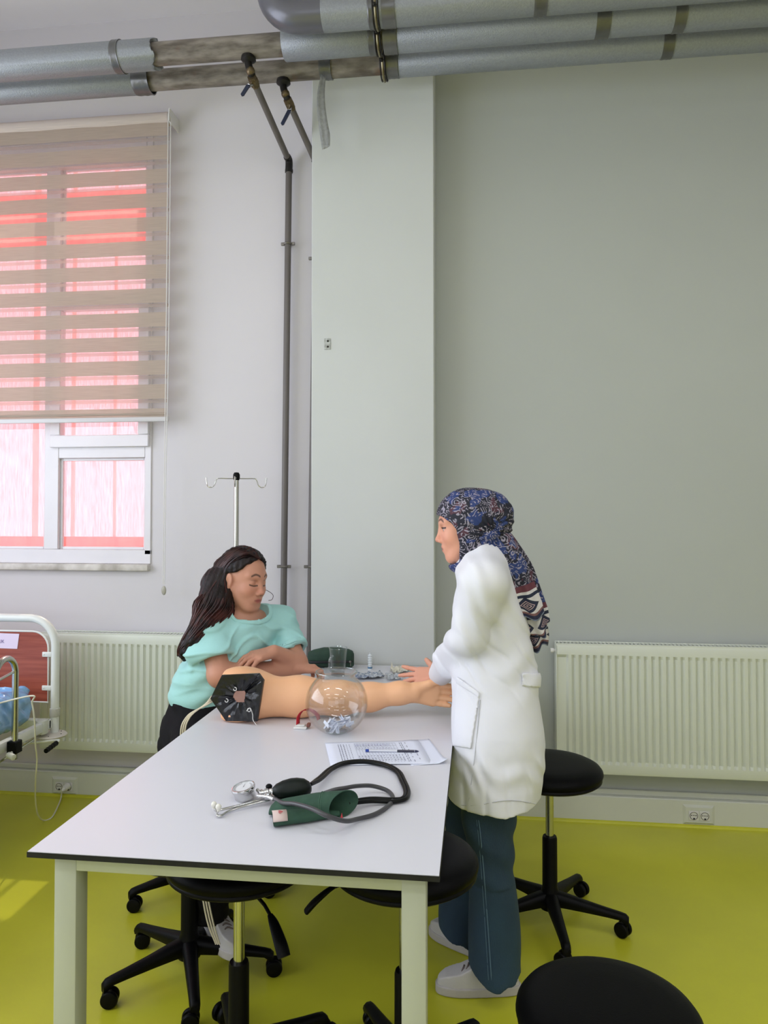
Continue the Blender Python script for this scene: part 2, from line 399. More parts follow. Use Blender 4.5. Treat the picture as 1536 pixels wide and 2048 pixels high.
# ---- translucent pink sheeting outside the window
def translucent(name, rgb, rgb2, clear, vs, stretch):
    m = bpy.data.materials.new(name); m.use_nodes = True; N, L = m.node_tree.nodes, m.node_tree.links
    N.remove(N['Principled BSDF']); out = N['Material Output']
    tc = N.new('ShaderNodeTexCoord'); mp = N.new('ShaderNodeMapping'); mp.inputs['Scale'].default_value = stretch; L.new(tc.outputs['Object'], mp.inputs[0])
    n = N.new('ShaderNodeTexNoise'); n.inputs['Scale'].default_value = vs; n.inputs['Detail'].default_value = 8; n.inputs['Roughness'].default_value = 0.7; L.new(mp.outputs[0], n.inputs[0])
    r = N.new('ShaderNodeValToRGB'); r.color_ramp.elements[0].position = .38; r.color_ramp.elements[1].position = .62
    r.color_ramp.elements[0].color = (*lin(rgb2), 1); r.color_ramp.elements[1].color = (*lin(rgb), 1); L.new(n.outputs[0], r.inputs[0])
    t = N.new('ShaderNodeBsdfTranslucent'); d = N.new('ShaderNodeBsdfDiffuse'); L.new(r.outputs[0], t.inputs[0]); L.new(r.outputs[0], d.inputs[0])
    m1 = N.new('ShaderNodeMixShader'); m1.inputs[0].default_value = 0.25; L.new(t.outputs[0], m1.inputs[1]); L.new(d.outputs[0], m1.inputs[2])
    tr = N.new('ShaderNodeBsdfTransparent'); tr.inputs[0].default_value = (1, .93, .86, 1)
    m2 = N.new('ShaderNodeMixShader'); m2.inputs[0].default_value = clear; L.new(m1.outputs[0], m2.inputs[1]); L.new(tr.outputs[0], m2.inputs[2]); L.new(m2.outputs[0], out.inputs[0])
    return m
M['sheet'] = translucent('pink_sheet', (255, 186, 204), (255, 136, 150), 0.30, 16, (7, 1, 0.6))
M['lap'] = translucent('pink_sheet_overlap', (255, 196, 190), (252, 178, 176), 0.0, 12, (3, 1, 0.4))
shed = thing('lean_to_sheeting', 'pink translucent corrugated sheeting outside behind the window panes', 'sheeting', (-2.4, YW + .5, 0.6))
def corr(x0, x1, y, z0, z1, amp=.009, per=.076, n=10):
    b = B(); k = max(2, int((x1 - x0) / per * 6)); cols = []
    for i in range(k + 1):
        x = x0 + (x1 - x0) * i / k; yy = y + amp * math.sin(2 * PI * x / per); cols.append((b.verts.new((x, yy, z0)), b.verts.new((x, yy, z1))))
    for i in range(k): b.faces.new((cols[i][0], cols[i + 1][0], cols[i + 1][1], cols[i][1]))
    return b
xs = [-4.6, -3.75, -3.0, -2.35, -1.55, -0.9]
for i in range(5): obj('sheet', corr(xs[i], xs[i + 1], YW + .5, .5, 3.75), M['sheet'], shed, recalc=False)
for x in (-2.93, -2.66, -2.42, -2.15, -1.9, -1.66, -1.40):
    wdt = .022 if x != -2.66 else .03
    obj('overlap_strip', corr(x - wdt / 2, x + wdt / 2, YW + .488, 1.0, 3.7), M['lap'], shed, recalc=False)
bm = B(); box(bm, (-4.6, YW + .45, 1.12), (-.9, YW + .485, 1.34)); obj('rail', bm, M['lap'], shed, label='red lower rail')
bm = B(); box(bm, (-4.6, YW + .45, 3.1), (-.9, YW + .485, 3.42)); obj('rail', bm, M['lap'], shed, label='red upper rail')
bm = B(); box(bm, (-8, YW + .3, -.1), (4, YW + 6, 0)); g = obj('yard_ground', bm, mat('yard_concrete', (196, 190, 184), .9, var=.1), None); g['kind'] = 'structure'

# ---- zebra roller blind
def cloth(name, rgb, alpha, tr=0.35, rgb2=None, stretch=(1, 1, 40), sc=8):
    m = bpy.data.materials.new(name); m.use_nodes = True; N, L = m.node_tree.nodes, m.node_tree.links
    N.remove(N['Principled BSDF']); out = N['Material Output']
    tc = N.new('ShaderNodeTexCoord'); mp = N.new('ShaderNodeMapping'); mp.inputs['Scale'].default_value = stretch; L.new(tc.outputs['Object'], mp.inputs[0])
    n = N.new('ShaderNodeTexNoise'); n.inputs['Scale'].default_value = sc; n.inputs['Detail'].default_value = 5; L.new(mp.outputs[0], n.inputs[0])
    r = N.new('ShaderNodeValToRGB'); r.color_ramp.elements[0].position = .3; r.color_ramp.elements[1].position = .7
    c2 = rgb2 or tuple(v * .93 for v in rgb); r.color_ramp.elements[0].color = (*lin(c2), 1); r.color_ramp.elements[1].color = (*lin(rgb), 1); L.new(n.outputs[0], r.inputs[0])
    d = N.new('ShaderNodeBsdfDiffuse'); t = N.new('ShaderNodeBsdfTranslucent'); L.new(r.outputs[0], d.inputs[0]); L.new(r.outputs[0], t.inputs[0])
    m1 = N.new('ShaderNodeMixShader'); m1.inputs[0].default_value = tr; L.new(d.outputs[0], m1.inputs[1]); L.new(t.outputs[0], m1.inputs[2])
    tp = N.new('ShaderNodeBsdfTransparent'); m2 = N.new('ShaderNodeMixShader'); m2.inputs[0].default_value = 1 - alpha
    L.new(m1.outputs[0], m2.inputs[1]); L.new(tp.outputs[0], m2.inputs[2]); L.new(m2.outputs[0], out.inputs[0]); return m
M['band'] = cloth('beige_band', (190, 174, 160), 0.97, 0.20)
M['sheer'] = cloth('sheer_band', (226, 214, 208), 0.28, 0.4)
BY = YW - 0.10
bp = PY(336, 245, BY); b2 = PY(334, 838, BY)
BX0, BX1 = -3.3, bp.x
bl = thing('roller_blind', 'beige and sheer striped roller blind covering the upper window', 'blind', (BX1, BY, b2.z))
bm = B(); zt = PY(336, 237, BY).z + .008
bevcyl(bm, (BX0, BY + .02, zt), (BX1, BY + .02, zt), .034, .002); obj('roller', bm, cloth('rolled_fabric', (214, 200, 192), 1, .05, stretch=(1, 8, 40)), bl)
bm = B(); zb = b2.z
box(bm, (BX0, BY - .006, zb - .012), (BX1 + .012, BY + .012, zb + .012), .004, 2); obj('bottom_bar', bm, mat('bar_plastic', (206, 204, 206), .35), bl)
bm = B(); box(bm, (BX0, BY - .004, zb + .022), (BX1, BY + .0, zb + .032), .001); obj('hem_bar', bm, M['band'], bl)
# bracket
bm = B(); c = PY(343, 238, BY); poly = [c + V(-.002, 0, .035), c + V(.012, 0, .035), c + V(.024, 0, .01), c + V(.024, 0, -.03), c + V(.0, 0, -.03)]
poly = [V(BX1 + .012, BY - .02, zt + .035), V(BX1 + .012, YW, zt + .035), V(BX1 + .012, YW, zt - .035), V(BX1 + .012, BY - .03, zt - .035), V(BX1 + .012, BY - .03, zt + .0)]
prism(bm, poly, (.006, 0, 0)); bevcyl(bm, (BX1, BY + .02, zt), (BX1 + .012, BY + .02, zt), .03, .002); obj('bracket', bm, M['white'], bl)
ztop_b = zt - .02; pitch = (ztop_b - zb) / 12.45; hb = pitch * .60
def strip(z0, z1, y, x0=BX0, x1=BX1):
    b = B(); n = 24; rows = []
    for i in range(n + 1):
        x = x0 + (x1 - x0) * i / n; dy = .0015 * math.sin(i * 1.1 + z0 * 7); rows.append((b.verts.new((x, y + dy, z0)), b.verts.new((x, y + dy, z1))))
    for i in range(n): b.faces.new((rows[i][0], rows[i + 1][0], rows[i + 1][1], rows[i][1]))
    return b
for i in range(13):
    z1_ = ztop_b - i * pitch; z0_ = max(z1_ - hb, zb + .01)
    if z1_ < zb + .01: break
    obj('band', strip(z0_, z1_, BY), M['band'], bl, recalc=False)
    if z1_ - pitch > zb: obj('sheer_strip', strip(max(z1_ - pitch, zb), z0_, BY), M['sheer'], bl, recalc=False)
M['band2'] = cloth('beige_band_rear', (206, 188, 174), 0.55, 0.5)
for i in range(13):   # rear layer slightly out of step: sheer edge below every band
    z1_ = ztop_b - i * pitch - hb; z0_ = z1_ - pitch * .14
    if z0_ > zb: obj('rear_band', strip(z0_, z1_, BY + .022), M['band2'], bl, recalc=False)
# bead cords with an oval tensioner
bc = thing('blind_cord', 'thin white bead cord loop of the blind hanging beside the window', 'cord', (BX1 + .02, BY, 1.1))
e0 = PY(329, 1172, BY)
for dx, xe in ((.0, -.004), (.014, .004)):
    bm = B(); tube(bm, spline([(BX1 + .006 + dx, BY - .012, zt - .01), (BX1 + .002 + dx, BY - .012, 2.4), (e0.x + xe + .004, BY - .01, 1.7), (e0.x + xe, BY - .01, e0.z + .01)], 10), .0022, 6); obj('cord', bm, M['white'], bc)
bm = B(); ball(bm, e0 + V(0, -.008, -.022), (.013, .005, .024), 16); obj('tensioner', bm, mat('cord_weight', (168, 164, 150), .4), bc)

# ---------------------------------------------------------------- radiators
def radiator(x0, x1, z0, z1, label, gx=True):
    yf = YW - .11; r = thing('radiator', label, 'radiator', ((x0 + x1) / 2, yf, z0), 'panel radiators under the wall')
    b = B(); pit = .0333; marg = .03; zs = [z0, z0 + .012, z0 + .045, z0 + .06, z1 - .06, z1 - .045, z1 - .012, z1]
    n = int((x1 - x0 - 2 * marg) / pit); m0 = (x1 - x0 - n * pit) / 2
    xsx = [(x0, 0)]
    for i in range(n):
        a = x0 + m0 + i * pit; xsx += [(a, 0), (a + pit * .30, -1), (a + pit * .36, -1), (a + pit * .64, -1), (a + pit * .72, -1), (a + pit * .98, 0)]
    xsx.append((x1, 0)); grid = []
    for z in zs:
        k = 1.0 if z0 + .05 < z < z1 - .05 else 0.0
        row = []
        for x, s in xsx:
            y = yf + (.004 if z in (z0, z1) else 0) + s * .0 + (0.011 * (0 if s else 1)) * k
            row.append(b.verts.new((x, y, z)))
        grid.append(row)
    for i in range(len(zs) - 1):
        for j in range(len(xsx) - 1): b.faces.new((grid[i][j], grid[i][j + 1], grid[i + 1][j + 1], grid[i + 1][j]))
    obj('front_panel', b, M['rad'], r, ang=25, recalc=False)
    b = B(); box(b, (x0 - .004, yf + .004, z0), (x0, YW - .02, z1 + .004), .001); obj('side_panel', b, M['rad'], r)
    b = B(); box(b, (x1, yf + .004, z0), (x1 + .004, YW - .02, z1 + .004), .001); obj('side_panel', b, M['rad'], r)
    b = B(); box(b, (x0, YW - .03, z0), (x1, YW - .02, z1)); obj('rear_panel', b, M['rad'], r)
    b = B(); k = int((x1 - x0) / .018)
    box(b, (x0, yf + .004, z1 - .002), (x1, yf + .022, z1 + .006), .001); box(b, (x0, YW - .036, z1 - .002), (x1, YW - .02, z1 + .006), .001)
    for i in range(k): x = x0 + .01 + i * .018; box(b, (x, yf + .022, z1 - .001), (x + .008, YW - .036, z1 + .004))
    obj('top_grille', b, M['rad'], r)
    b = B(); box(b, (x0 + .005, yf + .03, z0 + .02), (x1 - .005, YW - .045, z1 - .03)); obj('convector', b, M['dark'], r)
    b = B(); cyl(b, (x0 + .0, yf + .045, z1 - .035), (x0 - .022, yf + .045, z1 - .035), .008); cyl(b, (x0 - .012, yf + .045, z1 - .035), (x0 - .026, yf + .045, z1 - .035), .012); obj('vent_plug', b, M['white'], r)
    for x in (x0 + .15, x1 - .15): b = B(); box(b, (x - .015, YW - .02, z0 + .05), (x + .015, YW, z1 - .05)); obj('wall_bracket', b, M['rad'], r)
    return r
radiator(-2.25, -1.28, .262, .858, 'white panel radiator under the window, behind the bed and the seated woman')
radiator(.382, 2.0, .25, .856, 'white panel radiator on the right wall behind the black stool')

# ---------------------------------------------------------------- pipes under the ceiling
def pipe_mat():
    m = mat('rusty_pipe', (146, 138, 128), .55, var=0, vscale=7, rgb2=(88, 80, 70), stretch=(1.2, 4, 4), bump=.2, bscale=30)
    N, L, p = nodes(m)
    src = p.inputs['Base Color'].links[0].from_socket
    tc = N.new('ShaderNodeTexCoord'); n = N.new('ShaderNodeTexNoise'); n.inputs['Scale'].default_value = 5.5; n.inputs['Detail'].default_value = 7; L.new(tc.outputs['Object'], n.inputs[0])
    r = N.new('ShaderNodeValToRGB'); r.color_ramp.elements[0].position = .56; r.color_ramp.elements[0].color = (0, 0, 0, 1); r.color_ramp.elements[1].position = .7
    L.new(n.outputs[0], r.inputs[0]); mx = N.new('ShaderNodeMix'); mx.data_type = 'RGBA'; L.new(r.outputs[0], mx.inputs['Factor']); L.new(src, mx.inputs['A']); mx.inputs['B'].default_value = (*lin((112, 74, 42)), 1)
    L.new(mx.outputs['Result'], p.inputs['Base Color']); return m
M['pipe'] = pipe_mat()
M['foam'] = mat('silver_foam', (150, 154, 160), .42, metal=.35, var=.12, vscale=120, bump=.35, bscale=220)
M['tape'] = mat('silver_tape', (112, 112, 112), .3, metal=.5, var=.25, vscale=14, bump=.5, bscale=22)
M['iron'] = mat('blackened_iron', (44, 42, 40), .45, metal=.6, var=.3, vscale=40, bump=.3, bscale=80)
M['brass'] = mat('dull_brass', (120, 104, 78), .4, metal=.7, var=.4, vscale=40, bump=.3, bscale=80)
M['riser'] = mat('grey_painted_pipe', (104, 98, 94), .45, var=.2, vscale=9, stretch=(1, 1, .3))
M['gold'] = mat('zinc_hanger', (150, 140, 110), .35, metal=.8, var=.3, vscale=40)
ZP = 3.6
def px2x(px, Y): return PY(px, 100, Y).x
def sleeve(b, x0, x1, Y, r, jag=0.0, seed=1):
    rnd = random.Random(seed); seg = 36; out = []
    for xx, rr in ((x0, r - .016), (x0, r - .003), (x0 + .004, r), ((x0 + x1) / 2, r + .001), (x1 - .004, r), (x1, r - .003), (x1, r - .016)):
        out.append([V(xx + (jag * math.sin(3 * 2 * PI * k / seg + seed) * .5 + jag * rnd.uniform(-.3, .3) if jag and abs(xx - (x1 if jag > 0 else x0)) < .02 else 0), Y + rr * math.cos(2 * PI * k / seg), ZP + rr * math.sin(2 * PI * k / seg)) for k in range(seg)])
    rings(b, out, False); return b
def taper_tape(b, x0, x1, Y, r):
    rnd = random.Random(int(x0 * 1000)); pts = []; n = 5
    for i in range(n + 1):
        x = x0 + (x1 - x0) * i / n; pts.append((x, r + .0015 + (.0015 if i % 2 else 0) + rnd.uniform(0, .001)))
    pts = [(x0, r - .002)] + pts + [(x1, r - .002)]
    rings(b, [[V(x, Y + q * math.cos(2 * PI * k / 36), ZP + q * math.sin(2 * PI * k / 36)) for k in range(36)] for x, q in pts], False); return b
def main_pipe(label, Y, r_bare, segs, tapes):
    p = thing('heating_pipe', label, 'pipe', (0, Y, ZP), 'big pipes under the ceiling')
    b = B(); tube(b, [(x, Y, ZP) for x in np.linspace(XL, XR, 30)], r_bare, 28); obj('steel_pipe', b, M['pipe'], p)
    for i, (x0, x1, r, jag) in enumerate(segs): obj('insulation', sleeve(B(), x0, x1, Y, r, jag, i + 3), M['foam'], p, recalc=False)
    for x0, x1, r in tapes: obj('tape_wrap', taper_tape(B(), x0, x1, Y, r), M['tape'], p, recalc=False)
    return p
Y1, Y2, Y3 = 3.26, 3.46, 3.08
a = px2x
main_pipe('half bare grey-wrapped heating pipe, the middle one of three, with the left riser', Y1, .05,
          [(XL, a(312, Y1), .067, .02), (a(568, Y1), a(753, Y1), .071, 0), (a(768, Y1), XR, .071, 0)],
          [(a(231, Y1), a(246, Y1), .068), (a(739, Y1), a(752, Y1), .071), (a(768, Y1), a(795, Y1), .071), (a(1190, Y1), a(1218, Y1), .071), (a(1345, Y1), a(1368, Y1), .071)])
main_pipe('half bare grey-wrapped heating pipe, lowest of three, with torn tape hanging down', Y2, .048,
          [(XL, a(288, Y2), .06, 0), (a(772, Y2), XR, .064, 0)],
          [(a(272, Y2), a(304, Y2), .061), (a(641, Y2), a(664, Y2), .051), (a(772, Y2), a(797, Y2), .064), (a(1322, Y2), a(1344, Y2), .064)])
p3 = thing('heating_pipe', 'foam-wrapped pipe at the very top bending upward to the ceiling', 'pipe', (0, Y3, ZP), 'big pipes under the ceiling')
xe = a(600, Y3) ; rb = .12
path = [V(XR, Y3, ZP), V(1.5, Y3, ZP), V(xe + .1, Y3, ZP)] + [V(xe - rb * math.sin(t), Y3, ZP + rb - rb * math.cos(t)) for t in np.linspace(0, PI / 2, 10)] + [V(xe - rb, Y3, ZC)]
b = B(); tube(b, path, .05, 28); obj('steel_pipe', b, M['pipe'], p3)
b = B(); tube(b, path[:3], .07, 32); obj('insulation', b, M['foam'], p3)
b = B(); tube(b, path[2:], .069, 32); obj('elbow_wrap', b, mat('grey_elbow_cover', (104, 104, 112), .3, metal=.3, bump=.4, bscale=12), p3)
for x0, x1 in ((a(738, Y3), a(750, Y3)), (a(765, Y3), a(792, Y3)), (a(1068, Y3), a(1094, Y3))): obj('tape_wrap', taper_tape(B(), x0, x1, Y3, .07), M['tape'], p3, recalc=False)
# hanger strap rack under the pipes
hg = thing('pipe_hanger', 'black and zinc strap hanger holding the three pipes beside the column', 'hanger', (a(760, 3.3), 3.3, ZP))
for Yp, pxx in ((Y1, 758), (Y2, 768), (Y3, 754)):
    xh = a(pxx, Yp); rr = .074
    b = B(); taper = []
    for s in (-.011, .011):
        tube(b, [V(xh + s, Yp + rr * math.cos(t), ZP + rr * math.sin(t)) for t in np.linspace(0, 2 * PI, 32, endpoint=False)], .0035, 6, closed=True)
    obj('strap', b, M['iron'], hg)
    b = B(); tube(b, [V(xh, Yp + (rr + .001) * math.cos(t), ZP + (rr + .001) * math.sin(t)) for t in np.linspace(0, 2 * PI, 32, endpoint=False)], .0055, 8, closed=True); obj('ring', b, M['gold'], hg)
    b = B(); cyl(b, (xh, Yp, ZP + .07), (xh, Yp, ZC), .006, seg=10); obj('drop_rod', b, M['gold'], hg)
    b = B(); cyl(b, (xh, Yp - .078, ZP - .03), (xh, Yp - .09, ZP - .035), .009, seg=6); ball(b, (xh, Yp - .088, ZP - .034), .007, 8); obj('bolt', b, M['iron'], hg)
# hanging tape strip
b = B(); pts = [(PY(647, 150, Y2 - .05)), PY(642, 190, Y2 - .055), PY(644, 230, Y2 - .05), PY(650, 270, Y2 - .045), PY(652, 296, Y2 - .05)]
hw = [.012, .018, .021, .024, .02]; sp = spline(pts, 5); ww = np.interp(np.linspace(0, 4, len(sp)), range(5), hw); rr = []
for i, p in enumerate(sp):
    q = i / len(sp); s = V(math.cos(.5 - q * .7), math.sin(.5 - q * .7), 0); rr.append([b.verts.new(p + s * (ww[i] * t) + V(0, .004 * math.cos(t * 2), .006 * t if i == len(sp) - 1 else 0)) for t in (-1, -.4, .3, 1)])
for i in range(len(rr) - 1):
    for j in range(3): b.faces.new((rr[i][j], rr[i][j + 1], rr[i + 1][j + 1], rr[i + 1][j]))
o = obj('tape_strip', b, mat('dusty_tape', (150, 152, 150), .5, var=.25, vscale=60, bump=.4, bscale=90), recalc=False); md = o.modifiers.new('s', 'SOLIDIFY'); md.thickness = .0008
tag(o, 'torn grey strip of tape hanging from the pipe over the column', 'tape')
# branches with valves
def branch(label, top, elbow, valve, wall_top, bottom, Yr, vh0, vh1, clamps):
    t = thing('riser_pipe', label, 'pipe', bottom, 'thin risers with valves')
    b = B(); tube(b, spline([top + V(0, 0, .03), top, top + V(0, 0, -.03), elbow, (elbow + valve) / 2, valve], 5), [.017] * 26, 14)
    lathe(b, [(.017, .02), (.032, .012), (.034, -.004), (.024, -.012), (.017, -.016)], top + V(0, 0, -.006), 20); obj('branch', b, M['iron'], t)
    d = (wall_top - valve).normalized(); b = B(); cyl(b, valve - d * .035, valve + d * .012, .021, seg=8); cyl(b, valve - d * .02, valve - d * .005, .024, seg=6); cyl(b, valve + d * .0, valve + d * .02, .019, seg=6)
    ball(b, elbow, .021, 10); obj('valve_body', b, M['brass'], t)
    b = B(); h0, h1 = vh0, vh1; e = (h1 - h0).normalized(); cyl(b, valve, h0, .009, seg=10); obj('valve_stem', b, M['chrome'], t)
    b = B(); s = e.cross(V(0, 1, 0)).normalized() * .0085; poly = [h0 - s, h0 + s, h1 + s * .9, h1 + e * .006, h1 - s * .9]; prism(b, poly, (0, -.007, 0)); obj('valve_handle', b, mat('dark_blue_grip', (24, 34, 62), .4), t)
    b = B(); tube(b, [valve, wall_top], .0155, 14); obj('diagonal_pipe', b, M['riser'], t)
    b = B(); tube(b, spline([wall_top - d * .03, wall_top, wall_top + (bottom - wall_top).normalized() * .05], 5), .019, 12); cyl(b, wall_top + V(0, 0, -.045), wall_top + V(0, 0, -.06), .021, seg=8); obj('elbow_fitting', b, M['iron'], t)
    b = B(); tube(b, [wall_top, bottom], .0165, 16); obj('vertical_pipe', b, M['riser'], t)
    for py in clamps:
        k = (PY(575, py, Yr).z - bottom.z) / (wall_top.z - bottom.z); c = bottom + (wall_top - bottom) * k
        b = B(); tube(b, [c + V(.019 * math.cos(q), .019 * math.sin(q), 0) for q in np.linspace(0, 2 * PI, 16, endpoint=False)], .005, 6, closed=True)
        box(b, c + V(-.036, -.006, -.008), c + V(-.018, .006, .008), .002); box(b, c + V(.018, -.006, -.008), c + V(.036, .006, .008), .002); cyl(b, c, V(c.x, YW, c.z), .005, seg=8); obj('pipe_clamp', b, mat('clamp_zinc', (120, 116, 110), .35, metal=.8) if 'clampz' not in M else M['clampz'], t)
    return t
M['clampz'] = mat('clamp_zinc', (126, 122, 116), .35, metal=.7)
YR = YW - .045
branch('left thin riser pipe with a short blue valve handle, running down the whole wall', V(PY(497, 110, Y1).x, Y1, ZP - .05), PY(501, 142, Y1 - .0), PY(509, 166, Y1 + .04), PY(578, 322, YR), PY(566, 1300, YR), YR, PY(497, 172, Y1 - .0), PY(485, 191, Y1 - .01), (488, 1133))
branch('right thin riser pipe with a long blue valve handle, half hidden behind the column', V(PY(567, 150, Y2).x, Y2, ZP - .05), PY(571, 188, Y2), PY(581, 212, Y2 + .03), PY(634, 330, YR), PY(619, 1330, YR), YR, PY(579, 222, Y2 - .02), PY(565, 249, Y2 - .03), (519, 1133))
# ceiling lights (above and behind the camera)
cl0 = None
memit = bpy.data.materials.new('tube_glow'); memit.use_nodes = True; N, L = memit.node_tree.nodes, memit.node_tree.links
em = N.new('ShaderNodeEmission'); em.inputs[1].default_value = 3.0; L.new(em.outputs[0], N['Material Output'].inputs[0])
for lx in (-2.2, 0.2, 2.6):
    for ly in (-2.4, -0.6, 1.2):
        if cl0 is None:
            cl0 = thing('ceiling_light', 'white ceiling tube light hanging under the ceiling', 'lamp', (lx, ly, 3.7), 'ceiling tube lights')
            b = B(); box(b, (lx - .63, ly - .1, 3.70), (lx + .63, ly + .1, 3.76), .01); obj('housing', b, M['white'], cl0)
            for s in (-.045, .045):
                b = B(); cyl(b, (lx - .6, ly + s, 3.685), (lx + .6, ly + s, 3.685), .013, seg=12); obj('tube', b, memit, cl0)
            b = B(); cyl(b, (lx - .4, ly, 3.75), (lx - .4, ly, ZC), .005, seg=8); cyl(b, (lx + .4, ly, 3.75), (lx + .4, ly, ZC), .005, seg=8); obj('hanging_rod', b, M['white'], cl0)
        else: dup(cl0, (lx, ly, 3.7), 0)

# ---------------------------------------------------------------- sockets
def socket(c, label):
    t = thing('wall_socket', label, 'socket', c, 'double sockets in the cable duct')
    b = B(); w, h = .072, .045
    rs = []
    for dx, dz, dy in ((w, h, 0), (w - .012, h - .01, -.010), (w - .016, h - .014, -.010)):
        rs.append([c + V(-dx, dy, -dz), c + V(dx, dy, -dz), c + V(dx, dy, dz), c + V(-dx, dy, dz)])
    rings(b, rs); obj('cover_plate', b, M['trim'], t)
    for s in (-.025, .025):
        q = c + V(s, -.0105, -.002)
        b = B(); box(b, q + V(-.022, -.003, -.022), q + V(.022, 0, .022), .002); obj('socket_face', b, M['white'], t)
        b = B(); lathe(b, [(.0185, .004), (.0175, .004), (.016, -.001)], q, 24, axis=(0, -1, 0)); tube(b, [q + V(.0175 * math.cos(k), -.0045, .0175 * math.sin(k)) for k in np.linspace(0, 2 * PI, 24, endpoint=False)], .0014, 6, closed=True); obj('socket_rim', b, M['clampz'], t)
        b = B()
        for k in (-.0095, 0, .0095): cyl(b, q + V(k, -.0032, .002), q + V(k, -.005, .002), .0024, seg=8)
        box(b, q + V(-.003, -.0055, -.018), q + V(.005, -.003, -.010)); obj('contact_hole', b, M['dark'], t)
    return t
socket(PY(1397, 1629, YW - .045), 'double white wall socket in the duct under the right radiator')
sk = socket(PY(130, 1571, YW - .045), 'double white wall socket in the duct near the bed with a plug in it')
b = B(); q = PY(137, 1571, YW - .06); d = V(-.3, -.9, -.3).normalized()
cyl(b, q, q + d * .03, .017, .014, seg=16); cyl(b, q + d * .03, q + d * .045, .012, .006, seg=12); plug = obj('power_plug', b, M['white']); tag(plug, 'white plug pushed into the left double socket', 'plug')
e = q + d * .045
b = B(); cpts = [V(-2.16, 2.96, .66), V(-2.09, 2.93, .665), PY(60, 1392, 2.92), PY(64, 1406, 2.93), PY(69, 1440, 2.95), PY(71, 1490, 3.0), PY(74, 1520, 3.05), PY(71, 1560, 3.1), PY(71, 1600, 3.2), PY(76, 1630, 3.3), PZ(88, 1641, .006), PZ(104, 1634, .006), PZ(116, 1612, .012), PY(122, 1596, YW - .09), e]
tube(b, spline(cpts, 8), .0035, 8); o = obj('white_cable', b, mat('cream_cable', (214, 212, 196), .45)); tag(o, 'thin white cable hanging from the bed down to the floor and plug', 'cable')
# ---------------------------------------------------------------- hospital bed
M['bedwhite'] = mat('white_bed_enamel', (226, 228, 222), .3, var=.03, vscale=12)
M['wood'] = mat('red_brown_laminate', (168, 86, 66), .35, var=0, vscale=3, rgb2=(140, 62, 46), stretch=(1, 1, 22))
M['bluewrap'] = mat('blue_plastic_wrap', (150, 192, 232), .15, var=0, vscale=6, rgb2=(112, 160, 214), bump=.9, bscale=14, coat=.4)
XB, YB = -2.02, 3.42
bed = thing('hospital_bed', 'white framed hospital bed with wood headboard and chrome side rail', 'bed', (XB, YB, 0))
zt = .975; R0 = .13
hp = [V(XB, YB, .42), V(XB, YB, .7), V(XB, YB, zt - R0)] + [V(XB - R0 + R0 * math.cos(t), YB, zt - R0 + R0 * math.sin(t)) for t in np.linspace(.15, PI / 2, 9)]
hp += [V(XB - .5, YB, zt)] + [V(XB - .9 + R0 - R0 * math.sin(t), YB, zt - R0 + R0 * math.cos(t)) for t in np.linspace(0, PI / 2, 9)] + [V(XB - .9, YB, .42)]
b = B(); tube(b, hp, .0195, 16); obj('headboard_frame', b, M['bedwhite'], bed)
for x in (XB, XB - .9):
    b = B(); bevcyl(b, (x, YB, .505), (x, YB, .545), .024, .003); obj('collar', b, mat('grey_collar', (190, 188, 176), .4), bed)
    x = x - .38 if x == XB else x + .3
    b = B(); cyl(b, (x, YB, .06), (x, YB, .46), .016, seg=14); obj('leg', b, M['bedwhite'], bed)
    b = B(); ball(b, (x, YB, .04), (.015, .04, .04), 14); obj('castor', b, M['black'], bed)
def rrect(x0, x1, z0, z1, r, y, rt=True):
    pts = [V(x0, y, z0), V(x1, y, z0)]
    pts += [V(x1 - r + r * math.cos(t), y, z1 - r + r * math.sin(t)) for t in np.linspace(0, PI / 2, 8)]
    pts += [V(x0 + r - r * math.sin(t), y, z1 - r + r * math.cos(t)) for t in np.linspace(0, PI / 2, 8)]
    return pts
b = B(); prism(b, rrect(XB - .87, XB - .035, .575, .91, .08, YB - .008), (0, .016, 0)); hb = obj('headboard', b, M['wood'], bed)
b = B(); tube(b, [p + V(0, 0, 0) for p in rrect(XB - .872, XB - .033, .573, .912, .08, YB - .006)], .0045, 6, closed=True); obj('edge_strip', b, M['bedwhite'], hb)
for z in (PY(105, 1308, YB).z, PY(105, 1375, YB).z):
    b = B(); box(b, (XB - .06, YB - .016, z - .012), (XB - .012, YB - .009, z + .012), .003, 2); ball(b, (XB - .05, YB - .017, z), (.004, .002, .004), 8); obj('fixing_tab', b, M['bedwhite'], bed)
b = B(); p0, p1, p2, p3 = PY(-40, 1264, YB), PY(41, 1267, YB), PY(37, 1297, YB), PY(-42, 1294, YB)
prism(b, [V(p.x, YB - .0095, p.z) for p in (p0, p1, p2, p3)], (0, -.0008, 0)); lab = obj('paper_label', b, mat('label_paper', (232, 214, 232), .5), bed)
cu = bpy.data.curves.new('t', 'FONT'); cu.body = 'MUK'; cu.size = .024; to = bpy.data.objects.new('t', cu); COL.objects.link(to)
bpy.context.view_layer.update(); me = bpy.data.meshes.new_from_object(to.evaluated_get(bpy.context.evaluated_depsgraph_get())); bpy.data.objects.remove(to)
q = PY(-8, 1285, YB); me.transform(Matrix.Translation((q.x, YB - .0112, q.z)) @ Matrix.Rotation(PI / 2, 4, 'X')); to = bpy.data.objects.new('lettering', me); COL.objects.link(to); me.materials.append(mat('ink_violet', (110, 90, 140), .6))
finish(to, lab, True)
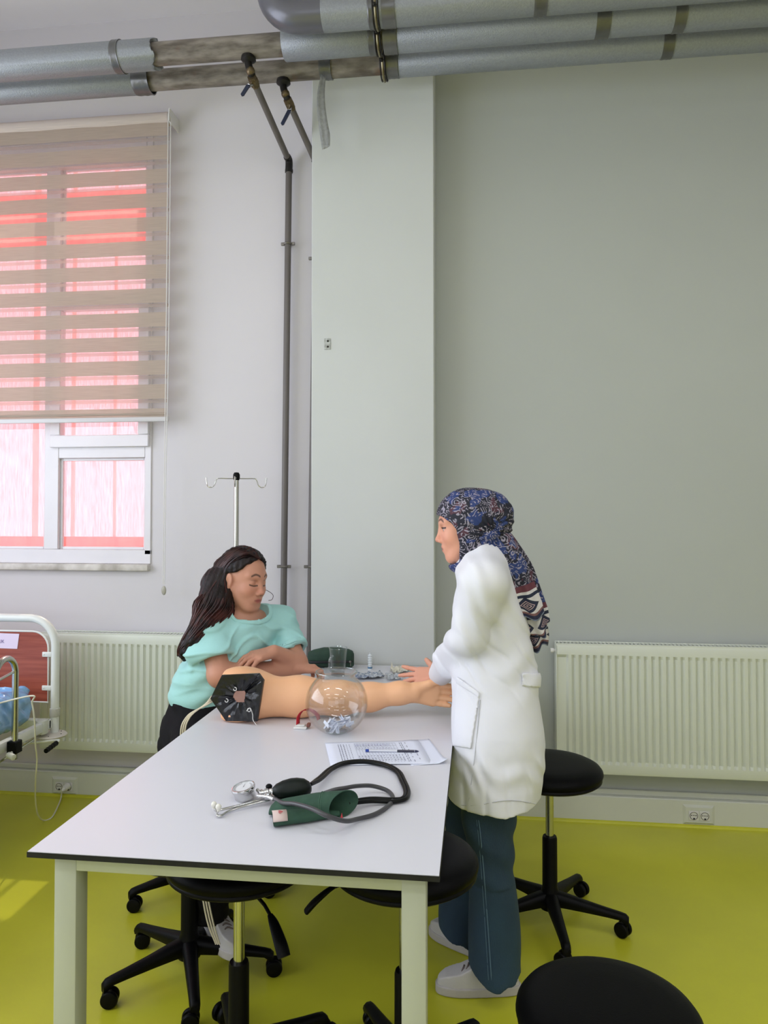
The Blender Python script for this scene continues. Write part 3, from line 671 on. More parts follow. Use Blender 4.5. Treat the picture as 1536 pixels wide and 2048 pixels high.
# rails of the bed frame
b = B(); box(b, (XB - .03, 1.45, .455), (XB + .0, YB - .03, .50), .005, 2); box(b, (XB - .9, 1.45, .455), (XB - .87, YB - .03, .50), .005, 2)
box(b, (XB - .9, YB - .05, .455), (XB, YB - .02, .50), .005); box(b, (XB - .9, 1.45, .455), (XB, 1.48, .50), .005); obj('side_frame', b, M['bedwhite'], bed)
b = B(); bevcyl(b, (XB - .018, YB - .08, .445), (XB - .018, YB - .08, .51), .028, .004); obj('corner_block', b, M['trim'], bed)
for yy in (1.5,):
    for x in (XB, XB - .9):
        b = B(); cyl(b, (x - .01, yy, .06), (x - .01, yy, .46), .018, seg=14); obj('leg', b, M['bedwhite'], bed)
        b = B(); ball(b, (x - .01, yy, .04), (.015, .04, .04), 14); obj('castor', b, M['black'], bed)
b = B(); rs = []
lathe(b, [(.0, -.006), (.066, -.006), (.072, 0), (.066, .006), (.0, .006)], (XB + .0, YB - .03, .425), 32); obj('bumper_disc', b, mat('pale_bumper', (206, 200, 190), .5), bed)
b = B()
for k in range(6): cyl(b, (XB + .05 * math.cos(k), YB - .03 + .05 * math.sin(k), .43), (XB + .05 * math.cos(k), YB - .03 + .05 * math.sin(k), .4325), .003, seg=8)
obj('disc_screw', b, M['dark'], bed)
b = B(); h0, h1 = PY(113, 1486, 3.30), PY(92, 1502, 3.2); d = h1 - h0
prof = []
for i in range(13): prof.append((.0105 + .0015 * math.sin(i * 2.1), d.length * i / 12))
lathe(b, [(0, 0)] + prof + [(0, d.length)], h0, 20, axis=d); obj('crank_grip', b, M['black'], bed)
b = B(); tube(b, spline([V(XB - .1, 3.33, .40), V(XB - .02, 3.32, .41), h0 + V(.0, .01, .01), h0], 5), .006, 10); obj('crank_arm', b, M['bedwhite'], bed)
# mattress in blue plastic
vol = Vol(axis_pts([(-3.0, -1.98, .012)]), axis_pts([(1.45, 3.42, .012)]), axis_pts([(.46, .72, .009)]))
def fm(x, y, z):
    q = [np.abs(x + 2.49) - .365, np.abs(y - 2.42) - .86, np.abs(z - .585) - .03]
    d = np.sqrt(sum(np.maximum(k, 0) ** 2 for k in q)) - .058
    wr = .004 * np.sin(x * 31 + y * 47 + 3 * np.sin(y * 13 + z * 40)) + .004 * np.sin(z * 70 + y * 60 + 2 * np.sin(x * 25)) + .004 * np.sin(y * 120 + z * 90)
    return d + wr
vol.apply(fm, (-3, 1.4, .4), (-1.9, 3.5, .8))
vs, Q = vol.mesh(); npmesh('mattress', vs, Q, M['bluewrap'], bed, label='blue plastic-wrapped mattress')
# chrome side rail
XS = XB + .028; y0, y1 = 3.06, 2.92; za = .865
b = B(); rr_ = (y0 - y1) / 2
tube(b, [V(XS, y0, .42), V(XS, y0, za - rr_)] + [V(XS, (y0 + y1) / 2 + rr_ * math.cos(t), za - rr_ + rr_ * math.sin(t)) for t in np.linspace(.1, PI - .1, 14)] + [V(XS, y1, za - rr_), V(XS, y1 - .03, .5)], .0135, 16); obj('side_rail', b, M['steel'], bed)
b = B(); tube(b, spline([V(XS, y0, .80), V(XS, y0 - .12, .785), V(XS, 2.2, .70), V(XS, 1.7, .68)], 6), .006, 10); tube(b, [V(XS, y1 - .25, .45), V(XS, y1 - .25, .8), V(XS, y1 - .32, .86), V(XS, 1.8, .86), V(XS, 1.72, .8), V(XS, 1.72, .45)], .0135, 14); obj('rail_rod', b, M['steel'], bed)
b = B(); box(b, (XS - .024, y0 - .022, .445), (XS + .02, y0 + .026, .498), .003); obj('rail_clamp', b, M['black'], bed)
b = B(); bevcyl(b, (XS + .0, y0 - .045, .452), (XS + .035, y0 - .06, .446), .013, .003); cyl(b, (XS, y0 - .02, .455), (XS + .02, y0 - .05, .45), .005, seg=8); obj('clamp_knob', b, M['trim'], bed)
b = B(); tube(b, [V(XB - .01, y0 + .2, .44), V(XB - .01, y0 - .3, .40), V(XB - .01, 1.8, .40)], .005, 8); obj('brake_rod', b, M['steel'], bed)

# ---------------------------------------------------------------- infusion stand
ti = PY(473, 952, 3.45); iv = thing('infusion_stand', 'chrome infusion stand with four hooks behind the seated woman', 'stand', (ti.x, ti.y, 0))
b = B(); cyl(b, (ti.x, ti.y, .07), (ti.x, ti.y, .9), .0125, seg=20); obj('lower_pole', b, M['steel'], iv)
b = B(); cyl(b, (ti.x, ti.y, .88), (ti.x, ti.y, ti.z - .012), .0115, seg=20); obj('pole', b, M['steel'], iv)
b = B(); bevcyl(b, (ti.x, ti.y, .86), (ti.x, ti.y, .92), .02, .004); obj('collar', b, M['black'], iv)
b = B(); lathe(b, [(0, -.02), (.013, -.02), (.016, -.008), (.016, .006), (.011, .016), (0, .018)], ti, 20); obj('cap', b, M['black'], iv)
for ang in (8, 98, 188, 278):
    t = math.radians(ang); d = _r * math.cos(t) + _f0 * math.sin(t); c = ti + V(0, 0, -.012); L1 = .085
    pts = [c, c + d * L1 * .5, c + d * L1, c + d * (L1 + .01) + V(0, 0, -.01), c + d * (L1 + .018) + V(0, 0, -.032), c + d * (L1 + .033) + V(0, 0, -.042), c + d * (L1 + .05) + V(0, 0, -.034), c + d * (L1 + .056) + V(0, 0, .004)]
    b = B(); tube(b, spline(pts, 5), .0025, 8); obj('hook', b, M['steel'], iv)
for k in range(5):
    t = 2 * PI * k / 5 + .3; d = V(math.cos(t), math.sin(t), 0); b = B(); tube(b, [V(ti.x, ti.y, .09), V(ti.x, ti.y, .085) + d * .1, V(ti.x, ti.y, .06) + d * .22], [.016, .013, .01], 8); obj('leg', b, M['steel'], iv)
    b = B(); bevcyl(b, V(ti.x, ti.y, .025) + d * .22 - d.cross(V(0, 0, 1)) * .01, V(ti.x, ti.y, .025) + d * .22 + d.cross(V(0, 0, 1)) * .01, .025, .003); obj('castor', b, M['black'], iv)

# ---------------------------------------------------------------- stools
def make_stool():
    t = thing('swivel_stool', '', 'stool', (0, 0, 0), 'black swivel stools around the table')
    b = B(); R = .19
    lathe(b, [(0, -.001), (.08, -.0015), (.13, -.004), (.162, -.009), (.18, -.018), (.1885, -.029), (.19, -.038), (.187, -.047), (.1835, -.049)], (0, 0, 0), 64); s = obj('seat', b, M['leather'], t)
    b = B(); lathe(b, [(.1835, -.049), (.186, -.052), (.186, -.058), (.178, -.064), (.06, -.068), (0, -.068)], (0, 0, 0), 64); obj('seat_base', b, M['black'], s)
    b = B(); lathe(b, [(0, -.066), (.07, -.068), (.06, -.085), (.03, -.1), (.022, -.12), (0, -.12)], (0, 0, 0), 32); m_ = obj('seat_mount', b, M['black'], t)
    b = B(); cyl(b, (0, 0, -.34), (0, 0, -.11), .0145, seg=24); ch = obj('gas_lift', b, M['steel'], t)
    b = B(); tube(b, [(.03, 0, -.088), (.15, 0, -.098), (.19, .0, -.112)], .0045, 8); tube(b, spline([(.18, 0, -.108), (.20, 0, -.120), (.232, 0, -.148), (.25, 0, -.168), (.255, 0, -.174)], 4), [.007 + .010 * math.sin(min(1, i / 13) * PI * .62) for i in range(17)], 12, flat=.5); lv = obj('height_lever', b, M['black'], m_)
    b = B(); lathe(b, [(0, .06), (.036, .062), (.038, .09), (.031, .125), (.027, .14), (.0265, .31), (.024, .318), (.0, .318)], (0, 0, 0), 32); obj('column_cover', b, M['black'], t)
    for k in range(5):
        a = 2 * PI * k / 5; d = V(math.cos(a), math.sin(a), 0); s = V(-math.sin(a), math.cos(a), 0)
        b = B(); secs = []
        for rr, zt_, zb_, w in ((.015, .125, .075, .026), (.06, .118, .074, .024), (.12, .106, .071, .021), (.2, .092, .066, .018), (.245, .085, .062, .0165), (.262, .081, .05, .016), (.272, .072, .045, .014)):
            c = d * rr; secs.append([c + s * w * .75 + V(0, 0, zb_), c + s * w + V(0, 0, (zb_ + zt_) / 2), c + s * w * .85 + V(0, 0, zt_ - .006), c + s * w * .4 + V(0, 0, zt_), c - s * w * .4 + V(0, 0, zt_), c - s * w * .85 + V(0, 0, zt_ - .006), c - s * w + V(0, 0, (zb_ + zt_) / 2), c - s * w * .75 + V(0, 0, zb_)])
        rings(b, secs); leg = obj('leg', b, M['black'], t, ang=50)
        b = B(); h = d * .262 + V(0, 0, .026); q = a + 1.1 + k * 1.9; ax = V(math.cos(q), math.sin(q), 0); off = V(-math.sin(q), math.cos(q), 0) * .012
        for sg in (-1, 1):
            c = h + off; lathe(b, [(.0, -.0085), (.017, -.0085), (.0235, -.0075), (.026, -.004), (.026, .003), (.0235, .007), (.015, .009), (0, .009)], c + ax * sg * .0135, 24, axis=ax * sg)
        box(b, h + off + V(-.006, -.006, -.004), h + off + V(.006, .006, .022)); cyl(b, d * .262 + V(0, 0, .03), d * .262 + V(0, 0, .075), .007, seg=10); obj('castor', b, M['black'], leg)
    return t, s, m_, ch
st, s_, m_, ch_ = make_stool()
def stool_at(loc, zs, rz, lever, label, first=False):
    global st
    if first:
        r = st; r.location = (*loc, 0); r.rotation_euler = (0, 0, rz); kids = list(r.children)
    else: r, kids = dup(st, (*loc, 0), rz)
    r['label'] = label
    for c in kids:
        n = c.name.split('.')[0]
        if n in ('seat', 'seat_mount', 'gas_lift'): c.location.z = zs
        if n == 'seat_mount': c.rotation_euler.z = lever - rz
    return r
R_ = math.radians
dups = [((-.923, 2.357), .46, R_(-137), R_(90), 'black swivel stool pushed fully under the table, only its star base and column showing'),
        ((-1.075, 2.86), .475, R_(-143), R_(20), 'black swivel stool carrying the seated woman'),
        ((-.62, 1.93), .625, R_(-100), R_(-48), 'black swivel stool under the front edge of the table with chrome gas lift showing'),
        ((-.185, 1.945), .632, R_(47), R_(183), 'black swivel stool half under the right table edge, beside the right front leg'),
        ((.262, 2.80), .59, R_(-12), R_(60), 'black swivel stool behind the standing woman, in front of the right radiator')]
for i, (l, zs, rz, lv, lb) in enumerate(dups): stool_at(l, zs, rz, lv, lb)
stool_at((.27, 1.63), .482, R_(40), R_(-60), 'black swivel stool in the bottom right foreground, only its round seat in view', first=True)

# ---------------------------------------------------------------- table
X0, X1, Y0, Y1_ = -.982, -.076, 1.556, 3.61
tb = thing('work_table', 'long white laboratory table with dark edge on a pale green-grey steel frame', 'table', ((X0 + X1) / 2, (Y0 + Y1_) / 2, 0))
b = B(); box(b, (X0, Y0, .737), (X1, Y1_, .7485)); obj('core_board', b, M['core'], tb)
b = B(); box(b, (X0 + .0012, Y0 + .0012, .7484), (X1 - .0012, Y1_ - .0012, .75)); obj('tabletop', b, M['top'], tb)
lx0, lx1, ly0, ly1 = X0 + .047, X1 - .03, Y0 + .03, Y1_ - .04
for x in (lx0, lx1 - .052):
    for y in (ly0, ly1 - .052):
        b = B(); box(b, (x, y, 0.012), (x + .052, y + .052, .735), .003, 2); lg = obj('leg', b, M['tframe'], tb)
        b = B(); box(b, (x + .002, y + .002, 0), (x + .05, y + .05, .014), .003); obj('foot_cap', b, M['black'], lg)
for y in (ly0 + .001, ly1 - .038):
    b = B(); box(b, (lx0 + .05, y, .698), (lx1 - .05, y + .036, .736), .003, 2); obj('apron_rail', b, M['tframe'], tb)
for x in (lx0 + .001, lx1 - .038):
    b = B(); box(b, (x, ly0 + .05, .698), (x + .036, ly1 - .05, .736), .003, 2); obj('apron_rail', b, M['tframe'], tb)

# ---------------------------------------------------------------- things on the table
M['glass'] = thin_glass('clear_glass', (.988, .996, .993), .03, .85)
cb = T(673, 1464)
bowl = thing('fish_bowl', 'round clear glass fish bowl with folded paper slips inside', 'bowl', cb)
prof = []; RB = .1055
for t in np.linspace(-1.22, 1.0, 40):
    prof.append((RB * math.cos(t) * 1.0, .099 + RB * math.sin(t)))
prof = [(0, .0), (.034, .0)] + prof[0:] + [(.0625, .193), (.0665, .198), (.0715, .203)]
b = B(); lathe(b, prof, cb, 72); gb = obj('bowl_wall', b, M['glass'], bowl)
inn = [(r - .0035 if r > .01 else r, h) for r, h in prof[4:]]
b = B(); lathe(b, [(0, .014), (.03, .013)] + [(max(r, 0), max(h, .013)) for r, h in inn], cb, 72); obj('inner_wall', b, M['glass'], bowl)
b = B(); tube(b, [cb + V(.0698 * math.cos(k), .0698 * math.sin(k), .203) for k in np.linspace(0, 2 * PI, 64, endpoint=False)], .0022, 8, closed=True)
tube(b, [cb + V(.033 * math.cos(k), .033 * math.sin(k), .004) for k in np.linspace(0, 2 * PI, 48, endpoint=False)], .003, 8, closed=True); obj('rim', b, thin_glass('glass_edge', (.88, .93, .92), .12, .9), bowl)
# folded slips
rnd = random.Random(5); M['slip'] = mat('slip_paper', (226, 230, 244), .7, var=.12, vscale=120)
for i in range(22):
    a = rnd.uniform(0, 2 * PI); r = .05 * math.sqrt(rnd.random()); h = .018 + .026 * (1 - r / .06) * rnd.random() + .006
    c = cb + V(r * math.cos(a), r * math.sin(a), h); Rm = Euler((rnd.uniform(-.9, .9), rnd.uniform(-.9, .9), rnd.uniform(0, 6))).to_matrix()
    w, l = rnd.uniform(.005, .008), rnd.uniform(.012, .019); b = B()
    for sg in (0, 1):
        fold = rnd.uniform(.25, .6) * (1 if sg else -1); pts = []
        for u, v in ((-l, 0), (l, 0), (l, w * 2), (-l, w * 2)): pts.append(c + Rm @ V(u, v * math.cos(fold), v * math.sin(fold)))
        nn = (pts[1] - pts[0]).cross(pts[3] - pts[0]).normalized() * .0006; prism(b, pts, nn)
    o = obj('paper_slip', b, M['slip']); tag(o, 'folded white paper slip lying in the glass fish bowl', 'paper slip', 'folded slips in the fish bowl')
# glass mug
cm = T(676, 1350); mug = thing('glass_mug', 'empty clear glass mug with a handle behind the fish bowl', 'mug', cm)
b = B(); lathe(b, [(0, 0), (.029, 0), (.031, .004), (.035, .05), (.042, .122), (.0425, .124), (.0405, .123), (.033, .05), (.0285, .012), (0, .011)], cm, 40); obj('mug_wall', b, M['glass'], mug)
b = B()
for r, h in ((.0415, .1235), (.0295, .003), (.028, .012)): tube(b, [cm + V(r * math.cos(k), r * math.sin(k), h) for k in np.linspace(0, 2 * PI, 40, endpoint=False)], .0014, 6, closed=True)
obj('rim', b, bpy.data.materials['glass_edge'], mug)
b = B(); hd = (-_r * .55 - _f0 * .83); tube(b, spline([cm + hd * .037 + V(0, 0, .092), cm + hd * .058 + V(0, 0, .088), cm + hd * .066 + V(0, 0, .06), cm + hd * .056 + V(0, 0, .03), cm + hd * .033 + V(0, 0, .024)], 6), .0045, 10); obj('handle', b, thin_glass('glass_handle', (.86, .9, .9), .25, .95), mug)
# green pouch
pc = T(660, 1338) + V(0, .035, 0); po = thing('zip_pouch', 'dark green fabric zip pouch at the back of the table by the column', 'pouch', pc)
def pouch_ring(x, sy, sz, zc): return [pc + V(x, sy * math.copysign(abs(math.cos(t)) ** .6, math.cos(t)), zc + sz * math.copysign(abs(math.sin(t)) ** .6, math.sin(t))) for t in np.linspace(0, 2 * PI, 28, endpoint=False)]
b = B(); rings(b, [pouch_ring(x, sy, sz, zc) for x, sy, sz, zc in ((-.113, .01, .02, .038), (-.109, .028, .033, .04), (-.09, .037, .039, .042), (-.04, .042, .045, .048), (.03, .042, .046, .049), (.08, .038, .043, .045), (.1, .03, .038, .042), (.108, .01, .028, .04))])
M['green'] = mat('green_fabric', (38, 66, 50), .75, var=.25, vscale=25, bump=.4, bscale=70); obj('pouch_body', b, M['green'], po)
b = B(); zz = [pouch_ring(x, sy, .0, zc) for x, sy, sz, zc in ((-.112, .012, 0, .03), (-.09, .038, 0, .032), (-.04, .0435, 0, .034), (.03, .0435, 0, .036), (.08, .0395, 0, .036), (.105, .02, 0, .036))]
tube(b, [pc + V(x, -y - .001, z) for x, y, z in ((-.11, .02, .03), (-.09, .037, .03), (-.04, .0425, .033), (.03, .0425, .036), (.08, .0385, .036), (.104, .022, .036))], .006, 8); obj('zip', b, mat('black_zip', (16, 18, 17), .6), po)
b = B(); box(b, pc + V(.096, -.036, .016), pc + V(.1, -.032, .032)); ball(b, pc + V(.096, -.034, .036), .006, 8); obj('zip_pull', b, M['clampz'], po)
# vial
cv = T(740, 1339); vi = thing('dropper_vial', 'small clear ribbed plastic vial with blue base standing on the table', 'vial', cv)
b = B(); pr = [(0, 0), (.0105, 0), (.0105, .012)]
for k in range(5): z = .014 + k * .011; pr += [(.008, z), (.008, z + .005), (.0105, z + .006), (.0105, z + .0095)]
pr += [(.004, .071), (.004, .078), (0, .078)]
b = B(); lathe(b, pr, cv, 20); obj('vial_body', b, mat('milky_plastic', (222, 228, 230), .25), vi)
b = B(); lathe(b, [(.0108, .006), (.0112, .007), (.0112, .012), (.0108, .013)], cv, 20); obj('blue_band', b, mat('blue_print', (60, 110, 150), .4), vi)
# crumpled wrappers and gauze
def crumple(poly_px, amp, seed, n=12, h=.004):
    P4 = [T(*p) for p in poly_px]; b = B(); rn = random.Random(seed); g = []
    for i in range(n + 1):
        row = []
        for j in range(n + 1):
            u, v = i / n, j / n; p = (P4[0] * (1 - u) + P4[1] * u) * (1 - v) + (P4[3] * (1 - u) + P4[2] * u) * v
            row.append(b.verts.new(p + V(rn.uniform(-.002, .002), rn.uniform(-.003, .003), h + amp * rn.random())))
        g.append(row)
    for i in range(n):
        for j in range(n): b.faces.new((g[i][j], g[i + 1][j], g[i + 1][j + 1], g[i][j + 1]))
    return b
mwrap = mat('clear_wrapper', (214, 220, 226), .15, spec=.8); N, L, p = nodes(mwrap); p.inputs['Alpha'].default_value = .55
mprint = mat('printed_wrapper', (226, 230, 234), .3, rgb2=(96, 116, 150), vscale=90)
mgz = mat('cream_gauze', (226, 222, 206), .8, var=.1, vscale=60)
for i, (pp_, am, m_x, lb, ct) in enumerate((
    ([(708, 1352), (760, 1348), (770, 1358), (712, 1361)], .014, mprint, 'crumpled wrapper with blue print lying left of its clear neighbours', 'wrapper'),
    ([(771, 1352), (800, 1352), (806, 1361), (776, 1363)], .012, mwrap, 'crumpled clear plastic wrapper between the printed one and the gauze', 'wrapper'),
    ([(780, 1342), (808, 1337), (822, 1346), (788, 1350)], .016, mgz, 'crumpled cream gauze paper piece on the rear of the table', 'gauze'),
    ([(824, 1338), (862, 1337), (866, 1350), (828, 1350)], .004, mwrap, 'flat clear plastic sleeve near the standing woman\'s hand', 'sleeve'))):
    o = obj('wrapper' if i != 2 else 'gauze', crumple(pp_, am, i), m_x, ang=10, recalc=False); md = o.modifiers.new('s', 'SOLIDIFY'); md.thickness = .0006; tag(o, lb, ct)
b = B(); c = T(785, 1343); prism(b, [c + V(-.012, 0, .002), c + V(.008, .004, .002), c + V(-.004, .002, .045)], (0, .001, 0)); prism(b, [c + V(.0, -.003, .002), c + V(.04, -.008, .002), c + V(.02, .002, .028)], (0, .001, 0)); o = obj('paper_wrapper', b, mgz); tag(o, 'small torn cream paper wrapper standing up behind the gauze', 'wrapper')
# red tourniquet
c = T(598, 1456); tq = thing('tourniquet', 'red elastic tourniquet strap with white plastic buckle beside the fish bowl', 'tourniquet', c)
def ribbon(pts, w, m, nm, par, th=.002, wd=None):
    sp = spline(pts, 6); b = B(); g = []
    for i, p in enumerate(sp):
        d = (sp[min(i + 1, len(sp) - 1)] - sp[max(i - 1, 0)]).normalized(); s = (wd or V(.25, 1, 0)).normalized() * w; g.append([p - s, p + s])
    vv = [[b.verts.new(q) for q in r] for r in g]
    for i in range(len(vv) - 1): b.faces.new((vv[i][0], vv[i][1], vv[i + 1][1], vv[i + 1][0]))
    o = obj(nm, b, m, par, recalc=False); md = o.modifiers.new('s', 'SOLIDIFY'); md.thickness = th; md.offset = 0; return o
mred = mat('red_webbing', (178, 16, 36), .8, bump=.3, bscale=200)
ribbon([c + V(-.004, 0, .01), c + V(-.002, .006, .04), c + V(.012, .022, .056), c + V(.032, .045, .05), c + V(.05, .062, .03), c + V(.055, .068, .012)], .012, mred, 'strap', tq)
b = B(); box(b, c + V(-.016, -.018, 0), c + V(.03, .016, .008), .003, 2); box(b, c + V(-.01, -.012, .008), c + V(.022, .01, .014), .003, 2); obj('buckle', b, M['white'], tq)
b = B(); box(b, c + V(.028, -.01, .006), c + V(.04, .01, .018), .002); obj('release_clip', b, mat('brown_clip', (120, 70, 60), .4), tq)
# sheets of paper
M['paper'] = mat('paper', (222, 226, 240), .6)
def sheet(px4, label, curl=None, h=.0012):
    P4 = [T(*p, h) for p in px4]; n = 12; b = B(); g = []
    for i in range(n + 1):
        row = []
        for j in range(n + 1):
            u, v = i / n, j / n; p = (P4[0] * (1 - u) + P4[1] * u) * (1 - v) + (P4[3] * (1 - u) + P4[2] * u) * v
            if curl: p = p + V(0, 0, .014 * max(0, u + v - 1.72) ** 1.2 / .2)
            row.append(b.verts.new(p + V(0, 0, .0008 * math.sin(u * 7 + v * 4))))
        g.append(row)
    for i in range(n):
        for j in range(n): b.faces.new((g[i][j], g[i + 1][j], g[i + 1][j + 1], g[i][j + 1]))
    o = obj('paper_sheet', b, M['paper'], recalc=False); md = o.modifiers.new('s', 'SOLIDIFY'); md.thickness = .0004; tag(o, label, 'paper', 'papers under the pen'); return o, P4
o2, _ = sheet([(806, 1481), (858, 1478), (896, 1527), (822, 1531)], 'blank white paper sheet under the pen tip, with one corner past the table edge', True, .0012)
o1, P4 = sheet([(650, 1486), (836, 1480), (866, 1527), (661, 1531)], 'white sheet printed with a form and rotated lines, under the pen', False, .0026)
def onsheet(u, v, h=.0009): return (P4[0] * (1 - u) + P4[1] * u) * (1 - v) + (P4[3] * (1 - u) + P4[2] * u) * v + V(0, 0, h + .0008 * math.sin(u * 7 + v * 4))
b = B(); rnd = random.Random(3); bi = B()
def dash(bb, u0, v0, u1, v1, w):
    vs_ = [bb.verts.new(onsheet(*q)) for q in ((u0 - w, v0), (u0 + w, v0), (u1 + w, v1), (u1 - w, v1))]; bb.faces.new(vs_)
for k, u in enumerate((.13, .155, .185, .215, .245)):
    v = .12
    while v < .93:
        l = rnd.uniform(.03, .07); dash(b, u, v, u, min(v + l, .95), .0035 if k < 3 else .002); v += l + .018
for k in range(15):
    u = .30 + k * .031; dash(b, u, .1, u, .93, .0009)
    for vv in (.62, .72, .80):
        dash(b, u + .012, vv, u + .012, vv + rnd.uniform(.03, .09), .003)
    if k < 12: dash(b, u + .013, .24 + .02 * (k % 3), u + .013, .33, .002)
for v in (.1, .22, .36, .6, .93): dash(b, .3, v, .3 + 1e-4, v, 0.0) if False else None
for v in (.10, .22, .36): b.faces.new([b.verts.new(onsheet(*q)) for q in ((.30, v), (.735, v), (.735, v + .006), (.30, v + .006))])
for u in (.78, .80, .84, .9):
    v = .1 if u < .85 else .6
    while v < .9:
        l = rnd.uniform(.04, .09); dash(b, u, v, u, min(v + l, .95), .003); v += l + (.03 if u < .83 else .09)
obj('print', b, mat('black_ink', (104, 106, 126), .7), o1, recalc=False)
for k in range(20):
    u = .31 + k * .018; s = rnd.uniform(-.02, .02); dash(bi, u, .14 + s, u + rnd.uniform(-.01, .012), .21 + s * .5, .0016)
    dash(bi, u, .18 + s, u + .012, .175 + s, .002)
obj('handwriting', bi, mat('blue_ink', (50, 56, 140), .6), o1, recalc=False)
# pen
p0, p1 = T(731, 1501, .0075), T(838, 1502.5, .0075); d = (p1 - p0).normalized(); pen = thing('ballpoint_pen', 'clear barrel ballpoint pen with blue cap end lying on the papers', 'pen', p0); L_ = (p1 - p0).length
b = B(); cyl(b, p0 + d * .008, p0 + d * (L_ - .012), .0038, seg=6); obj('barrel', b, mat('frosted_barrel', (206, 208, 216), .2), pen)
b = B(); bevcyl(b, p0, p0 + d * .011, .0042, .001, 12); obj('end_plug', b, mat('blue_plug', (28, 62, 150), .35), pen)
b = B(); cyl(b, p0 + d * .098, p0 + d * (L_ - .014), .0039, seg=10); obj('refill', b, mat('dark_refill', (40, 40, 60), .4), pen)
b = B(); lathe(b, [(.0038, 0), (.0036, .004), (.0015, .011), (.0006, .013), (0, .0135)], p0 + d * (L_ - .013), 12, axis=d); obj('tip', b, mat('navy_tip', (30, 34, 70), .3), pen)

# blood pressure monitor
c0 = T(610, 1620); bp_ = thing('blood_pressure_monitor', 'dark green hand-pumped blood pressure cuff with bulb and black hose', 'blood pressure monitor', c0)
M['rubber'] = mat('dark_green_rubber', (10, 20, 14), .42, spec=.25, bump=.1, bscale=80)
bc_, ba = T(546, 1583, .03), T(622, 1576, .034); ax = (ba - bc_); Lb = ax.length
prof = [(.004, -.004), (.010, 0), (.017, .008), (.0235, .024), (.0275, .045), (.0275, .06), (.024, .078), (.016, .09), (.008, .095), (0, .096)]
b = B(); sc = Lb / .094; lathe(b, [(r * sc * 1.0, h * sc) for r, h in prof], bc_, 40, axis=ax); obj('bulb', b, M['rubber'], bp_)
b = B(); e = ax.normalized(); lathe(b, [(0, -.03), (.006, -.03), (.006, -.022), (.009, -.021), (.009, -.012), (.006, -.011), (.0085, -.008), (.0085, 0), (0, 0)], bc_, 20, axis=e); obj('valve', b, M['chrome'], bp_)
b = B(); k = T(538, 1573, .034); ball(b, k, (.009, .008, .007), 12); obj('valve_knob', b, M['black'], bp_)
hz = .008
hp1 = [T(621, 1569, .03), T(640, 1557, .02), T(662, 1538, .012), T(690, 1526, hz), T(730, 1523, hz), T(770, 1530, hz), T(795, 1543, hz), T(806, 1562, hz), T(814, 1583, hz), T(808, 1597, hz), T(785, 1601, hz), T(740, 1600, .012), T(695, 1606, .02)]
for s, hh in ((-1, 0), (1, .001)):
    b = B(); sp = spline(hp1, 8); out = []
    for i, p in enumerate(sp):
        dd = (sp[min(i + 1, len(sp) - 1)] - sp[max(i - 1, 0)]).normalized(); sd = dd.cross(V(0, 0, 1)).normalized(); f_ = min(1, i / 6); g_ = 1.0 if i < len(sp) - 22 else 1 + .9 * math.sin((i - len(sp) + 22) / 22 * PI)
        out.append(p + sd * s * .0046 * f_ * g_)
    tube(b, out, .0052, 10); obj('hose', b, mat('black_hose', (6, 9, 8), .4, spec=.2) if s == -1 else bpy.data.materials['black_hose'], bp_)
# cuff : rolled cloth tube, open at its right end
M['cuff'] = mat('green_cuff_cloth', (44, 78, 60), .8, var=.18, vscale=30, bump=.35, bscale=90)
def ellr(c, ax_, ry, rz, tilt=0, n=32, fl=0.0):
    ax_ = ax_.normalized(); sd = ax_.cross(V(0, 0, 1)).normalized(); up = sd.cross(ax_); o = []
    for k in range(n):
        t = 2 * PI * k / n; o.append(c + sd * ry * math.cos(t) + up * (rz * math.sin(t) if math.sin(t) > 0 else rz * math.sin(t) * .85))
    return o
A_, Bp = T(543, 1612, .018), T(688, 1606, .034); d = (Bp - A_)
def zc(p, h): return V(p.x, p.y, TT + h)
secs = []
for f_, ry, rz in ((0, .026, .010), (.05, .031, .015), (.2, .034, .019), (.4, .036, .0235), (.6, .037, .028), (.8, .037, .031), (1.0, .036, .0335)):
    p = A_ + d * f_; e_ = ellr(zc(p, rz * .85 + .001), d, ry, rz); sn_ = d.normalized().cross(V(0, 0, 1)).normalized(); secs.append([q_ - d.normalized() * (.030 * max(0, f_ - .5) * ((q_ - zc(p, 0)).dot(sn_) / ry)) * 2 + d.normalized() * 0 for q_ in e_])
inner = []
for f_, ry, rz in ((1.0, .0335, .031), (.8, .033, .029), (.5, .03, .02)):
    p = A_ + d * f_; e_ = ellr(zc(p, rz * .85 + .0035), d, ry, rz); inner.append([q_ - d.normalized() * (.060 * max(0, f_ - .5) * ((q_ - zc(p, 0)).dot(sn_) / ry)) for q_ in e_])
b = B(); rings(b, secs + inner, True); obj('cuff', b, M['cuff'], bp_, recalc=False)
b = B()
for f_ in (.70, .72): p = A_ + d * f_; rz = .0296; tube(b, ellr(zc(p, rz * .85 + .0012), d, .0375, rz + .0006), .0008, 5, closed=True)
obj('seam', b, mat('seam_thread', (70, 104, 84), .8), bp_)
